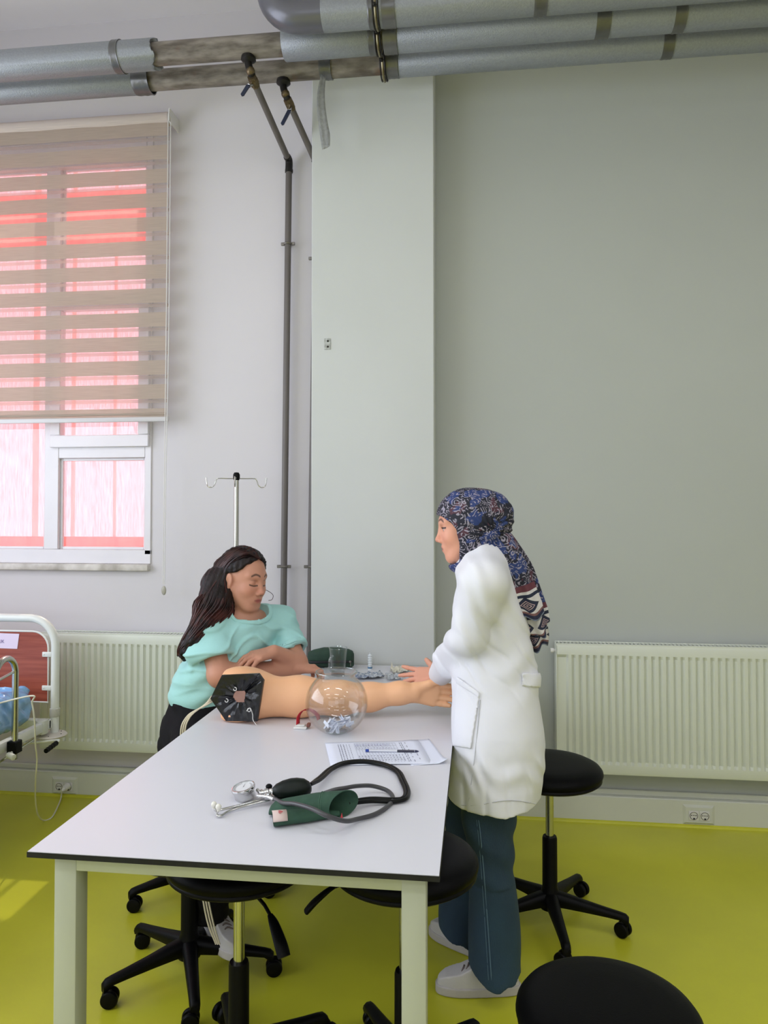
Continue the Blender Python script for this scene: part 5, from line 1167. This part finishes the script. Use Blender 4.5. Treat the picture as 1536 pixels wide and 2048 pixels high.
# shoes
M['shoe'] = mat('white_leather', (196, 192, 190), .5, var=.06, vscale=20, bump=.1, bscale=80); M['sole'] = mat('white_rubber_sole', (186, 180, 176), .55, var=.08, vscale=20)
def shoe(nm, heel, toe, par, z0=0.0, w=.046, up=True):
    heel, toe = Vector(heel), Vector(toe); d = (toe - heel); L_ = d.length; d.normalize(); s = V(0, 0, 1).cross(d); c = (heel + toe) / 2
    Rm = np.array([[d[i], s[i], (0, 0, 1)[i]] for i in range(3)])
    lo = np.minimum(arr(heel), arr(toe)) - .07; hi = np.maximum(arr(heel), arr(toe)) + .07
    def so(x, y, z, zt, m=0.0):
        u = (x - c.x) * d.x + (y - c.y) * d.y; v = (x - c.x) * s.x + (y - c.y) * s.y; f_ = u / (L_ / 2)
        ww = w * (.80 + .22 * np.clip(f_, -.4, .55)) + m
        q = (np.abs(u / (L_ / 2 + m)) ** 2.6 + np.abs(v / ww) ** 2.6) ** (1 / 2.6)
        return (q - 1) * .04
    vv = Vol(axis_pts([(lo[0], hi[0], .003)]), axis_pts([(lo[1], hi[1], .003)]), axis_pts([(z0 - .006, z0 + .045, .003)]))
    vv.apply(lambda x, y, z: np.maximum(so(x, y, z, 0), np.abs(z - z0 - .015) - .014), lo - 1, hi + 1)
    vs, Q = vv.mesh(); sh = npmesh('sole', vs, Q, M['sole'], None); 
    vv = Vol(axis_pts([(lo[0], hi[0], .003)]), axis_pts([(lo[1], hi[1], .003)]), axis_pts([(z0 + .015, z0 + .16, .003)]))
    def upf(x, y, z):
        u = (x - c.x) * d.x + (y - c.y) * d.y; f_ = (u + L_ / 2) / L_; zt = np.interp(f_, [0, .1, .35, .5, .7, .88, 1], [.105, .115, .112, .098, .07, .058, .04]); sh_ = np.clip((z - z0) / .12, 0, 1)
        return np.maximum(so(x, y, z, 0, -.003) + .012 * sh_ ** 2, (z - z0 - zt) * .75) + .0
    vv.apply(upf, lo - 1, hi + 1, k=0)
    vs, Q = vv.mesh(); 
    t = thing('shoe', '', '', (c.x, c.y, z0)) if False else None
    o = npmesh(nm, vs, Q, M['shoe'], par)
    sh.parent = o; bs = wloc(o); sh.data.transform(Matrix.Translation(-bs)); WLOC[sh.name] = bs
    b = B()
    for i in range(4):
        f_ = .50 + i * .055; zz = float(np.interp(f_, [0, .1, .35, .5, .7, .88, 1], [.105, .115, .112, .098, .07, .058, .04])) + .002; p = heel + d * (L_ * f_)
        tube(b, spline([p - s * .022 + V(0, 0, z0 + zz - .014), p + V(0, 0, z0 + zz + .001), p + s * .022 + d * .012 + V(0, 0, z0 + zz - .014)], 4), .0028, 6)
    lc = obj('laces', b, mat('lace', (110, 98, 92), .8) if 'lace' not in bpy.data.materials else bpy.data.materials['lace'], o)
    return o
shoe('shoe', (-.92, 2.47, 0), (-.745, 2.335, 0), p1, .07, .042); shoe('shoe', (-.86, 3.14, 0), (-.80, 2.91, 0), p1, .0, .044)
# hair
vh = Vol(axis_pts([(-1.42, h1[0] + .16, .0036)]), axis_pts([(2.74, h1[1] + .18, .0036)]), axis_pts([(.84, h1[2] + .16, .0036)]))
hg_ = lambda p: h1 + R1 @ (np.array(p, float) * S1)
vh.ell(hg_((-.016, 0, .036)), np.array((.110, .088, .098)) * S1, R1, k=0); vh.ell(hg_((-.05, 0, -.03)), np.array((.075, .075, .09)) * S1, R1, k=.03)
Gz = np.array([-.2, -.06, -.03, .022, .034, .046, .064, .084, .100, .108, .2]); Gx = np.array([-.04, -.034, -.032, -.028, .016, .034, .046, .058, .072, .115, .12])
def facecut(x, y, z):
    px, py, pz = (x - h1[0]) / S1, (y - h1[1]) / S1, (z - h1[2]) / S1
    q0 = px * R1[0, 0] + py * R1[1, 0] + pz * R1[2, 0]; q1 = px * R1[0, 1] + py * R1[1, 1] + pz * R1[2, 1]; q2 = px * R1[0, 2] + py * R1[1, 2] + pz * R1[2, 2]
    return np.interp(q2.ravel(), Gz, Gx).reshape(q2.shape) - q0 - .010 * np.exp(-(q1 / .012) ** 2) * (q2 > .06)
vh.apply(facecut, h1 - .17, h1 + .17, k=.006, op='sub')
chain = [arr(PY(440, 1170, 2.985)), arr(PY(432, 1208, 2.93)), arr(PY(412, 1248, 2.875)), arr(PY(392, 1280, 2.845)), arr(PY(376, 1302, 2.84)), arr(PY(368, 1314, 2.84))]
for (a_, b_, ra, rb) in zip(chain[:-1], chain[1:], (.078, .066, .052, .042, .030), (.066, .052, .042, .030, .012)): vh.cap(a_, b_, ra, rb, k=.03)
cdir = (chain[4] - chain[0]); cdir /= np.linalg.norm(cdir); cs = np.cross(cdir, [0, 0, 1]); cs /= np.linalg.norm(cs); cu_ = np.cross(cs, cdir)
def hr(x, y, z):
    a_ = x * cs[0] + y * cs[1] + z * cs[2]; b_ = x * cu_[0] + y * cu_[1] + z * cu_[2]; l_ = x * cdir[0] + y * cdir[1] + z * cdir[2]
    return .0016 * np.sin(a_ * 260 + 3 * np.sin(l_ * 14) + b_ * 50) + .0013 * np.sin(b_ * 330 + 3 * np.sin(l_ * 16))
vh.ripple(hr, (-1.5, 2.6, .8), (-.7, 3.3, 1.5))
vs, Q = vh.mesh(); mh = mat('dark_brown_hair', (28, 17, 16), .5, rgb2=(14, 9, 10), vscale=30, stretch=(1, 1, .15), bump=.5, bscale=160, spec=.3)
hair = npmesh('hair', vs, Q, mh, p1)
b = B(); rn = random.Random(11)
mstr = mat('brown_strands', (74, 38, 34), .45, rgb2=(24, 13, 13), vscale=20, spec=.35)
for i in range(230):
    sgn = -1 if rn.random() < .72 else 1; fx = rn.uniform(-.06, .072 if sgn < 0 else .03); zz_ = .036 + .098 * math.sqrt(max(0, 1 - ((fx + .016) / .112) ** 2))
    st_ = hg_((fx, .004 * sgn, zz_ + .001)); th = rn.uniform(.5, 1)
    a1_ = hg_((fx * .6 - .012, sgn * .066, .036 + .098 * .74 * rn.uniform(.8, 1.0)))
    a2_ = hg_((-.05 + fx * .5 - .01, sgn * .088, rn.uniform(.0, .03)))
    r = rn.uniform(0, 1); an = rn.uniform(-1.3, 1.7) if sgn < 0 else rn.uniform(1.5, 4)
    pts = [st_, a1_, a2_]
    for ci, (cc, rad) in enumerate(zip(chain[1:], (.070, .057, .047, .037, .024))):
        pts.append(cc + (cs * math.cos(an + ci * .25) * -1 + cu_ * math.sin(an + ci * .25)) * rad * rn.uniform(.9, 1.08) + rn.uniform(-.004, .004))
    sp = spline([Vector(p) for p in pts], 5); tube(b, sp, [.0008 + .0018 * math.sin(PI * min(1, (j + 1) / len(sp))) for j in range(len(sp))], 4)
for pts in ([(520, 1176, 3.07), (536, 1182, 3.07), (546, 1190, 3.07), (544, 1199, 3.07), (537, 1201, 3.07)],): tube(b, spline([PY(*q) for q in pts], 6), .0012, 5)
obj('hair_strands', b, mstr, hair, recalc=False)

# ======== standing woman
YS = 2.48
HC2 = PY(933, 1054, YS); R2 = basis(-_r + _f0 * .05, math.radians(8)); h2 = arr(HC2); S2 = .955
axx = axis_pts([(-.38, h2[0] - .13, .0034), (h2[0] - .13, h2[0] + .0, .0022), (h2[0] + .0, .26, .006)])
ayy = axis_pts([(2.22, h2[1] - .1, .008), (h2[1] - .1, h2[1] + .1, .0026), (h2[1] + .1, 3.02, .0036)])
azz = axis_pts([(.10, .78, .02), (.78, .96, .0034), (.96, h2[2] - .14, .009), (h2[2] - .14, h2[2] + .13, .0024)])
u1 = Vol(axx, ayy, azz); head(u1, h2, R2, S2, closed=False, ears=False)
nk2 = arr(PY(962, 1120, YS)); u1.cap(h2 + R2 @ np.array([-.015, 0, -.07]), nk2, .040, .038, k=.03); hip2 = arr(PY(993, 1440, YS)); u1.cap(nk2 - [0, 0, .10], hip2, .075, .10, k=.04)
sN, eN, wN = PY(966, 1166, 2.33), PY(937, 1272, 2.37), PY(878, 1350, 2.78)
u1.cap(nk2 - [0, 0, .05], arr(sN), .035, .034, k=.02); u1.cap(arr(sN), arr(eN), .04, .036, k=.02); u1.cap(arr(eN), arr(wN), .036, .025, k=.02)
hand(u1, arr(wN), arr(PY(792, 1356, 2.84) - wN), (.1, -.5, -.85), (.1, .75, .62), 1.0, curl=(-.12, .05, .12, .2), thumb=(.62, .8), spread=1.9, tcurl=.1)
sF, eF, wF = PY(962, 1150, 2.60), PY(1000, 1290, 2.67), PY(990, 1385, 2.66)
u1.cap(nk2 - [0, 0, .05], arr(sF), .035, .034, k=.02); u1.cap(arr(sF), arr(eF), .04, .036, k=.02); u1.cap(arr(eF), arr(wF), .034, .025, k=.02)
hand(u1, arr(wF), (-.05, 0, -1), (0, -1, 0), (-1, 0, 0), .95)
for yy, px_, sy in ((2.40, 990, 2.40), (2.585, 925, 2.585)):
    kn_ = arr(PY(px_, 1730, yy)); an_ = arr(PY(px_ + 12, 1900, yy)); u1.cap(hip2 + [0, (yy - YS) * .8, -.05], kn_, .06, .05, k=.03); u1.cap(kn_, an_, .052, .035, k=.02)
vs, Q = u1.mesh(); p2 = thing('person', 'standing woman in a white lab coat, blue patterned headscarf and jeans', 'person', (.02, 2.48, 0))
npmesh('body', vs, Q, skinmat('skin_standing'), p2, face_col(h2, R2, S2, (222, 160, 134), (190, 104, 98), False))
# coat
cx = [(1080, 944, 988, .055), (1096, 932, 1002, .08), (1118, 922, 1016, .115), (1150, 914, 1028, .122), (1200, 908, 1040, .118), (1250, 904, 1056, .115), (1300, 902, 1070, .114), (1350, 904, 1077, .126), (1400, 905, 1080, .150), (1450, 903, 1087, .172), (1500, 902, 1088, .185), (1550, 898, 1086, .198), (1600, 893, 1081, .20), (1632, 889, 1077, .20)]
rows = []
for y, xl, xr_, b__ in cx:
    a_, c_ = PY(xl, y, YS), PY(xr_, y, YS); rows.append(((a_.z + c_.z) / 2, (a_.x + c_.x) / 2, YS, (c_.x - a_.x) / 2, b__))
zh = rows[-1][0]; ZH2 = PY(990, 1631, 2.30).z
k1 = Vol(axis_pts([(-.26, .27, .0036)]), axis_pts([(2.24, 2.84, .0042)]), axis_pts([(zh - .02, 1.44, .0042)]))
k1.stack(rows, k=0, pw=2.2)
k1.cap(arr(sN), arr(sN.lerp(eN, .3)), .068, .068, k=.06); k1.cap(arr(sN.lerp(eN, .3)), arr(eN), .068, .056, k=.006); k1.cap(arr(eN), arr(PY(901, 1320, 2.58)), .057, .055, k=.03); k1.cap(arr(PY(901, 1320, 2.58)), arr(wN), .055, .042, k=.02)
k1.cap(arr(sF) + [0, 0, -.01], arr(eF), .062, .054, k=.06); k1.cap(arr(eF), arr(wF), .05, .042, k=.02)
k1.cap(arr(sN), nk2 + [0, 0, -.02], .055, .06, k=.05); k1.cap(arr(sF), nk2 + [0, 0, -.02], .055, .06, k=.05)
dn = arr((wN - eN).normalized()); k1.apply(lambda x, y, z: -((x - wN.x) * dn[0] + (y - wN.y) * dn[1] + (z - wN.z) * dn[2]) - .012, arr(wN) - .07, arr(wN) + .09, k=.003, op='sub'); k1.cap(arr(wN) - dn * .02, arr(wN) + dn * .08, .031, .031, k=.003, op='sub')
k1.cap(arr(PY(960, 1076, YS)), arr(PY(966, 1112, YS)), .050, .046, k=.004, op='sub')
def cf(x, y, z):
    t = z - 1.0; lowz = np.clip((1.02 - z) / .5, 0, 1); up = 1 - np.clip((1.15 - z) / .2, 0, 1)
    f_ = .006 * np.sin(x * 30 + z * 7 + 1.6 * np.sin(z * 7 + 1)) * lowz + .0022 * np.sin(x * 24 - z * 33 + y * 12 + 1.5 * np.sin(x * 40)) * lowz ** 2
    f_ = f_ + .0035 * np.sin(z * 44 - x * 34 + 2 * np.sin(x * 16)) * np.exp(-((z - 1.0) / .09) ** 2) + .003 * np.sin(z * 70 + x * 60 + 3 * np.sin(x * 30)) * np.exp(-((z - .70) / .05) ** 2)
    f_ = f_ + .0045 * np.exp(-((np.mod(z + 1.1 * x + .012 * np.sin(x * 45) + .1 * y, .083) - .04) / .010) ** 2) * np.exp(-((z - 1.03) / .11) ** 2) * (y < 2.6) + .004 * np.exp(-((np.mod(x + .22 * z + .008 * np.sin(z * 25), .066) - .033) / .008) ** 2) * np.exp(-((z - .62) / .10) ** 2)
    f_ = f_ + .0032 * np.sin((z + x * 1.9) * 42 + 1.6 * np.sin(x * 20)) * up * np.clip((1.36 - z) / .08, 0, 1) + .0025 * np.sin(z * 75 + x * 90)* up * .5
    return f_
k1.ripple(cf, (-.3, 2.2, .5), (.3, 3.0, 1.5))
k1.apply(lambda x, y, z: (ZH2 + .2 * (x - .03) ** 2 + .003 * np.sin(x * 60 + y * 30)) - z, (-.3, 2.2, .4), (.3, 3.0, .9), k=.003, op='and')
k1.cap((rows[-1][1], YS, zh - .05), (rows[-1][1], YS, zh + .04), .001, .001, op='add', k=0) if False else None
FC = k1.F.copy(); vs, Q = k1.mesh(); M['coat'] = mat('white_coat_cotton', (228, 229, 234), .75, bump=.1, bscale=90, sheen=.05)
N, L, p = nodes(M['coat'])   # faint woven stripes
tc = N.new('ShaderNodeTexCoord'); wv = N.new('ShaderNodeTexWave'); wv.inputs['Scale'].default_value = 45; wv.inputs['Distortion'].default_value = .6; wv.bands_direction = 'X'; L.new(tc.outputs['Object'], wv.inputs[0])
rp = N.new('ShaderNodeValToRGB'); rp.color_ramp.elements[0].color = (*lin((227, 228, 233)), 1); rp.color_ramp.elements[1].color = (*lin((228, 228, 233)), 1); L.new(wv.outputs[0], rp.inputs[0]); L.new(rp.outputs[0], p.inputs['Base Color'])
coat = npmesh('lab_coat', vs, Q, M['coat'], p2)
def patch(nm, region, th, m, par=None, label=None):
    ax, ay, az = k1.ax; X, Y_, Z_ = ax[:, None, None], ay[None, :, None], az[None, None, :]
    G = np.maximum(np.maximum(FC - th, -(FC + .003)), region(X, Y_, Z_) + 0 * FC).astype(np.float32)
    vs, Q = k1.mesh(G); return npmesh(nm, vs, Q, m, par or coat, label=label)
def quad_region(px4, ymax=2.46):
    pts = [PY(x, y, 2.33) for x, y in px4]; n = len(pts)
    if sum(pts[i].x * pts[(i + 1) % n].z - pts[(i + 1) % n].x * pts[i].z for i in range(n)) < 0: pts = pts[::-1]
    def f(x, y, z):
        # project along the sight line of the coat side onto its near plane
        s_ = 2.33 / y; xx = x * s_; zz = HC + (z - HC) * s_; d = -1e3
        n = len(pts)
        for i in range(n):
            a_, c_ = pts[i], pts[(i + 1) % n]; ex, ez = c_.x - a_.x, c_.z - a_.z; l_ = math.hypot(ex, ez); d = np.maximum(d, ((xx - a_.x) * (ez) - (zz - a_.z) * (ex)) / l_)
        return np.maximum(d, y - ymax)
    return f
def ccw(p): return p
patch('pocket', quad_region([(905, 1492), (942, 1498), (960, 1388), (913, 1352)]), .0052, M['coat'])
patch('pocket_hem', quad_region([(913, 1352), (960, 1386), (958, 1396), (911, 1366)]), .0072, M['coat'])
patch('back_belt', quad_region([(1044, 1346), (1084, 1346), (1084, 1376), (1044, 1372)]), .007, M['coat'])
def seam(px, nm='seam'):
    b = B(); out = []
    for x, y in px:
        d_ = ray(x, y); best = None
        for t in np.linspace(2.15, 2.6, 400):
            q = O3 + d_ * (t / d_.y); i = [min(len(a_) - 2, max(0, int(np.searchsorted(a_, c_)) - 1)) for a_, c_ in zip(k1.ax, q)]
            if FC[i[0], i[1], i[2]] < 0: best = q; break
        if best is not None: out.append(best - d_ * .0035)
    if len(out) > 2: tube(b, out, .0013, 5); return obj(nm, b, mat('seam_shade', (190, 191, 196), .8) if 'seam_shade' not in bpy.data.materials else bpy.data.materials['seam_shade'], coat)
seam([(960 - i * 1.55 - (6 * math.sin(i / 15 * PI) * -.3), 1400 + i * 14) for i in range(16)])
seam([(896 + i * 9.2, 1606 + 5 * math.sin(i * .35)) for i in range(20)], 'hem_stitch')
b = B(); d_ = ray(1050, 1376); q = None
ball(b, PY(1052, 1360, 2.325), (.004, .002, .004), 10); 
b.free()
# jeans
M['denim'] = mat('blue_denim', (40, 66, 84), .85, rgb2=(30, 50, 68), vscale=5, bump=.25, bscale=260, stretch=(1, 1, .6))
j1 = Vol(axis_pts([(-.20, .25, .0045)]), axis_pts([(2.24, 2.76, .0045)]), axis_pts([(.0, .66, .0045)]))
def leg_rows(Yp, lst, bs):
    o = []
    for (y, xl, xr_), b__ in zip(lst, bs): a_, c_ = PY(xl, y, Yp), PY(xr_, y, Yp); o.append(((a_.z + c_.z) / 2, (a_.x + c_.x) / 2, Yp, (c_.x - a_.x) / 2, b__))
    return o
n1 = leg_rows(2.39, [(1590, 920, 1033), (1640, 926, 1029), (1700, 934, 1028), (1750, 940, 1029), (1800, 940, 1034), (1850, 938, 1039), (1900, 935, 1043), (1945, 932, 1045), (1985, 930, 1046)], [.085, .085, .083, .083, .086, .09, .094, .098, .1])
n2 = leg_rows(2.59, [(1590, 893, 985), (1640, 890, 975), (1700, 885, 965), (1750, 882, 960), (1800, 880, 958), (1850, 879, 956), (1900, 878, 956), (1925, 878, 956)], [.08, .08, .078, .076, .078, .08, .083, .085])
j1.stack(n1, k=0, pw=2.1); j1.stack(n2, k=.015, pw=2.1)
j1.ripple(lambda x, y, z: .004 * np.sin(x * 40 + z * 14 + 2 * np.sin(z * 9)) + .003 * np.sin(z * 60 + x * 35) * (z > .35), (-.3, 2.2, 0), (.3, 2.8, .7))
j1.apply(lambda x, y, z: np.where(y < 2.50, .058 + np.clip(.03 - (x + .0), 0, .2) * .62 + np.clip(x - .06, 0, 1) * .2, .028 + np.clip(.01 - x, 0, .2) * .5) + .004 * np.sin(x * 90 + y * 60) - z, (-.3, 2.2, -.1), (.3, 2.8, .3), k=.004, op='and')
FJ = j1.F.copy(); vs, Q = j1.mesh(); jn = npmesh('jeans', vs, Q, M['denim'], p2)
def jseam(px, r=.0016, nm='seam'):
    b = B(); out = []
    for x, y in px:
        d_ = ray(x, y)
        for t in np.linspace(2.2, 2.75, 500):
            q = O3 + d_ * (t / d_.y); i = [min(len(a_) - 2, max(0, int(np.searchsorted(a_, c_)) - 1)) for a_, c_ in zip(j1.ax, q)]
            if FJ[i[0], i[1], i[2]] < 0: out.append(q - d_ * .0035); break
    if len(out) > 2: tube(b, out, r, 5); return obj(nm, b, mat('seam_denim', (84, 108, 124), .9) if 'seam_denim' not in bpy.data.materials else bpy.data.materials['seam_denim'], jn)
jseam([(957 + 26 * (i / 20) ** .8, 1640 + i * 16) for i in range(21)]); jseam([(953 + 24 * (i / 20) ** .8, 1640 + i * 16) for i in range(21)], .0009)
shoe('shoe', (.135, 2.40, 0), (-.130, 2.375, 0), p2); shoe('shoe', (.04, 2.55, 0), (-.165, 2.70, 0), p2)
# headscarf
def scarf_mat(nm):
    m = mat(nm, (28, 38, 72), .7, bump=.1, bscale=200); N, L, p = nodes(m)
    tc = N.new('ShaderNodeTexCoord'); mp = N.new('ShaderNodeMapping'); L.new(tc.outputs['Object'], mp.inputs[0])
    nz = N.new('ShaderNodeTexNoise'); nz.inputs['Scale'].default_value = 14; L.new(mp.outputs[0], nz.inputs[0])
    ad = N.new('ShaderNodeMix'); ad.data_type = 'RGBA'; ad.blend_type = 'LINEAR_LIGHT'; ad.inputs['Factor'].default_value = .035; L.new(mp.outputs[0], ad.inputs['A']); L.new(nz.outputs['Color'], ad.inputs['B'])
    def mth(op, a_, b_=None, c=None):
        n = N.new('ShaderNodeMath'); n.operation = op
        for i, v in enumerate((a_, b_)):
            if v is None: continue
            if isinstance(v, (int, float)): n.inputs[i].default_value = v
            else: L.new(v, n.inputs[i])
        return n.outputs[0]
    vo = N.new('ShaderNodeTexVoronoi'); vo.inputs['Scale'].default_value = 27; L.new(ad.outputs['Result'], vo.inputs[0])
    ring = mth('GREATER_THAN', mth('SINE', mth('MULTIPLY', vo.outputs['Distance'], 30)), .62)
    vo2 = N.new('ShaderNodeTexVoronoi'); vo2.inputs['Scale'].default_value = 95; L.new(ad.outputs['Result'], vo2.inputs[0]); dots = mth('LESS_THAN', vo2.outputs['Distance'], .26)
    n2 = N.new('ShaderNodeTexNoise'); n2.inputs['Scale'].default_value = 60; n2.inputs['Detail'].default_value = 3; L.new(tc.outputs['Object'], n2.inputs[0]); brk = mth('GREATER_THAN', n2.outputs[0], .47)
    n3 = N.new('ShaderNodeTexNoise'); n3.inputs['Scale'].default_value = 9; L.new(tc.outputs['Object'], n3.inputs[0]); area = mth('GREATER_THAN', n3.outputs[0], .36)
    fine = mth('MULTIPLY', mth('MAXIMUM', mth('MULTIPLY', ring, brk), mth('MULTIPLY', dots, .8)), area)
    cl = N.new('ShaderNodeValToRGB'); cl.color_ramp.interpolation = 'CONSTANT'; e = cl.color_ramp.elements; e[0].color = (*lin((34, 54, 108)), 1); e[1].position = .47; e[1].color = (*lin((20, 22, 40)), 1)
    x = e.new(.62); x.color = (*lin((74, 40, 54)), 1); x = e.new(.70); x.color = (*lin((36, 56, 108)), 1)
    n4 = N.new('ShaderNodeTexNoise'); n4.inputs['Scale'].default_value = 17; L.new(tc.outputs['Object'], n4.inputs[0]); L.new(n4.outputs[0], cl.inputs[0])
    mx = N.new('ShaderNodeMix'); mx.data_type = 'RGBA'; L.new(fine, mx.inputs['Factor']); L.new(cl.outputs[0], mx.inputs['A']); mx.inputs['B'].default_value = (*lin((150, 144, 158)), 1)
    L.new(mx.outputs['Result'], p.inputs['Base Color']); return m, N, L, p, mx, mth, fine
M['scarf'] = scarf_mat('headscarf_print')[0]
q1 = Vol(axis_pts([(h2[0] - .13, h2[0] + .20, .003)]), axis_pts([(h2[1] - .14, h2[1] + .14, .003)]), axis_pts([(h2[2] - .15, h2[2] + .16, .003)]))
hq = lambda p: h2 + R2 @ (np.array(p, float) * S2)
q1.ell(hq((-.010, 0, .032)), (.105, .086, .098), R2, k=0); q1.ell(hq((.0, 0, -.035)), (.084, .084, .10), R2, k=.03)
bc2 = arr(PY(985, 1032, YS)); q1.ell(bc2, (.070, .066, .075), k=.05)
q1.cap(hq((.045, .0, -.112)), arr(PY(978, 1066, YS)), .030, .045, k=.04); q1.cap(hq((.02, 0, -.08)), nk2 + [.004, 0, .0], .066, .070, k=.03)
q1.cap(bc2 + [0, 0, -.05], arr(PY(980, 1096, YS)), .05, .042, k=.03)
q1.cap(hq((.034, .025, -.122)), hq((.034, -.025, -.122)), .018, .018, k=.03)
Hz = np.array([-.3, -.122, -.112, -.09, -.06, -.03, 0, .02, .035, .05, .062, .08]); Hxx = np.array([.10, .080, .044, .040, .036, .036, .040, .050, .066, .082, .14, .2])
def fcut(x, y, z):
    px, py, pz = x - h2[0], y - h2[1], z - h2[2]; q0 = px * R2[0, 0] + py * R2[1, 0] + pz * R2[2, 0]; q2 = px * R2[0, 2] + py * R2[1, 2] + pz * R2[2, 2]
    return np.interp(q2.ravel() / S2, Hz, Hxx * S2).reshape(q2.shape) - q0
q1.apply(fcut, h2 - .3, h2 + .3, k=.005, op='sub')
def hf(x, y, z):
    r_ = np.sqrt((x - bc2[0] - .0) ** 2 + (z - bc2[2] + .045) ** 2); an = np.arctan2(z - bc2[2] + .05, -(x - bc2[0] - .0)); return .0032 * np.sin(an * 16 + 1.2 * np.sin(r_ * 60)) * np.clip(1.15 - r_ / .13, 0, 1) + .0015 * np.sin(an * 34) * np.clip(1.1 - r_ / .12, 0, 1)
q1.ripple(hf, h2 - .3, h2 + .3)
vs, Q = q1.mesh(); sf = npmesh('headscarf', vs, Q, M['scarf'], p2)
# hanging scarf tails with printed borders (UV mapped cloth)
mt_, N, L, p, mx, mth, fine = scarf_mat('scarf_tail_print')
uv = N.new('ShaderNodeUVMap'); sx = N.new('ShaderNodeSeparateXYZ'); L.new(uv.outputs[0], sx.inputs[0])
cr = N.new('ShaderNodeValToRGB'); cr.color_ramp.interpolation = 'CONSTANT'; E = cr.color_ramp.elements
stops = [(0, (26, 42, 84)), (.60, (98, 48, 60)), (.66, (208, 204, 204)), (.685, (24, 34, 58)), (.715, (206, 202, 202)), (.89, (120, 84, 84)), (.925, (30, 34, 62)), (.98, (120, 130, 150))]
E[0].color = (*lin(stops[0][1]), 1); E[1].position = stops[1][0]; E[1].color = (*lin(stops[1][1]), 1)
for pos, c_ in stops[2:]: x = E.new(pos); x.color = (*lin(c_), 1)
L.new(sx.outputs['Y'], cr.inputs[0])
sel = mth('GREATER_THAN', sx.outputs['Y'], .60); m2 = N.new('ShaderNodeMix'); m2.data_type = 'RGBA'; L.new(sel, m2.inputs['Factor']); L.new(mx.outputs['Result'], m2.inputs['A']); L.new(cr.outputs[0], m2.inputs['B'])
# medallions in the pale border
uf = mth('ABSOLUTE', mth('SUBTRACT', mth('FRACT', mth('MULTIPLY', sx.outputs['X'], 2)), .5)); vf = mth('ABSOLUTE', mth('DIVIDE', mth('SUBTRACT', sx.outputs['Y'], .80), .065)); dist = mth('ADD', mth('MULTIPLY', uf, 2.4), mth('MULTIPLY', vf, .7))
med = mth('LESS_THAN', dist, 1.0); med2 = mth('MULTIPLY', mth('LESS_THAN', dist, .72), mth('GREATER_THAN', mth('SINE', mth('MULTIPLY', dist, 26)), .3))
m3 = N.new('ShaderNodeMix'); m3.data_type = 'RGBA'; L.new(med, m3.inputs['Factor']); L.new(m2.outputs['Result'], m3.inputs['A']); m3.inputs['B'].default_value = (*lin((28, 34, 60)), 1)
m4 = N.new('ShaderNodeMix'); m4.data_type = 'RGBA'; L.new(med2, m4.inputs['Factor']); L.new(m3.outputs['Result'], m4.inputs['A']); m4.inputs['B'].default_value = (*lin((186, 160, 162)), 1); L.new(m4.outputs['Result'], p.inputs['Base Color'])
def tail(ctrl, Yb, u0, u1, nm='scarf_tail', dy=0.0, ph=0.0, vmax=1.0):
    nv, nu = 60, 26; P0 = [PY(x, y, Yb + dy) for x, y, w in ctrl]; sp = spline(P0, 10); m = len(sp); b = B(); lay = b.loops.layers.uv.new('UVMap'); g = []
    wd = np.interp(np.linspace(0, len(ctrl) - 1, m), range(len(ctrl)), [c_[2] for c_ in ctrl])
    for i, p_ in enumerate(sp):
        d_ = (sp[min(i + 1, m - 1)] - sp[max(i - 1, 0)]).normalized(); s_ = d_.cross(V(0, 1, 0)).normalized() * -1
        if s_.x < 0: s_ = -s_
        row = []
        for j in range(nu + 1):
            u = -1 + 2 * j / nu; f_ = i / (m - 1); w_ = wd[i] * 2.47 / 1500
            off = V(0, 1, 0) * (.020 * u * u - .012 + .006 * math.sin(u * 7 + ph + f_ * 3) * (.3 + f_)); zz = d_ * (.012 * math.sin(u * 3.2 + ph) * max(0, f_ - .6) * 2.5)
            row.append(b.verts.new(p_ + s_ * w_ * u + off + zz))
        g.append(row)
    for i in range(m - 1):
        for j in range(nu):
            f_ = b.faces.new((g[i][j], g[i][j + 1], g[i + 1][j + 1], g[i + 1][j]))
            for lp, (a_, c_) in zip(f_.loops, ((i, j), (i, j + 1), (i + 1, j + 1), (i + 1, j))): lp[lay].uv = (u0 + (u1 - u0) * c_ / nu, a_ / (m - 1) * vmax)
    o = obj(nm, b, mt_, sf, recalc=False); md = o.modifiers.new('s', 'SOLIDIFY'); md.thickness = .0025; md.offset = 0; return o
tail([(985, 1058, 15), (1003, 1082, 24), (1022, 1115, 27), (1034, 1150, 27), (1046, 1185, 28), (1056, 1215, 29), (1063, 1236, 27)], 2.44, .0, .5, ph=.4)
tail([(990, 1062, 14), (1015, 1095, 22), (1040, 1140, 26), (1056, 1190, 28), (1068, 1225, 28), (1078, 1256, 24), (1086, 1268, 14)], 2.47, .25, .9, ph=1.7)
tail([(1010, 1085, 12), (1036, 1140, 20), (1055, 1200, 24), (1066, 1245, 27), (1074, 1275, 24), (1079, 1297, 17)], 2.50, .1, .6, ph=3.0)
b = B(); ball(b, PY(978, 1068, 2.43), (.03, .028, .024), 16); obj('scarf_knot', b, M['scarf'], sf)
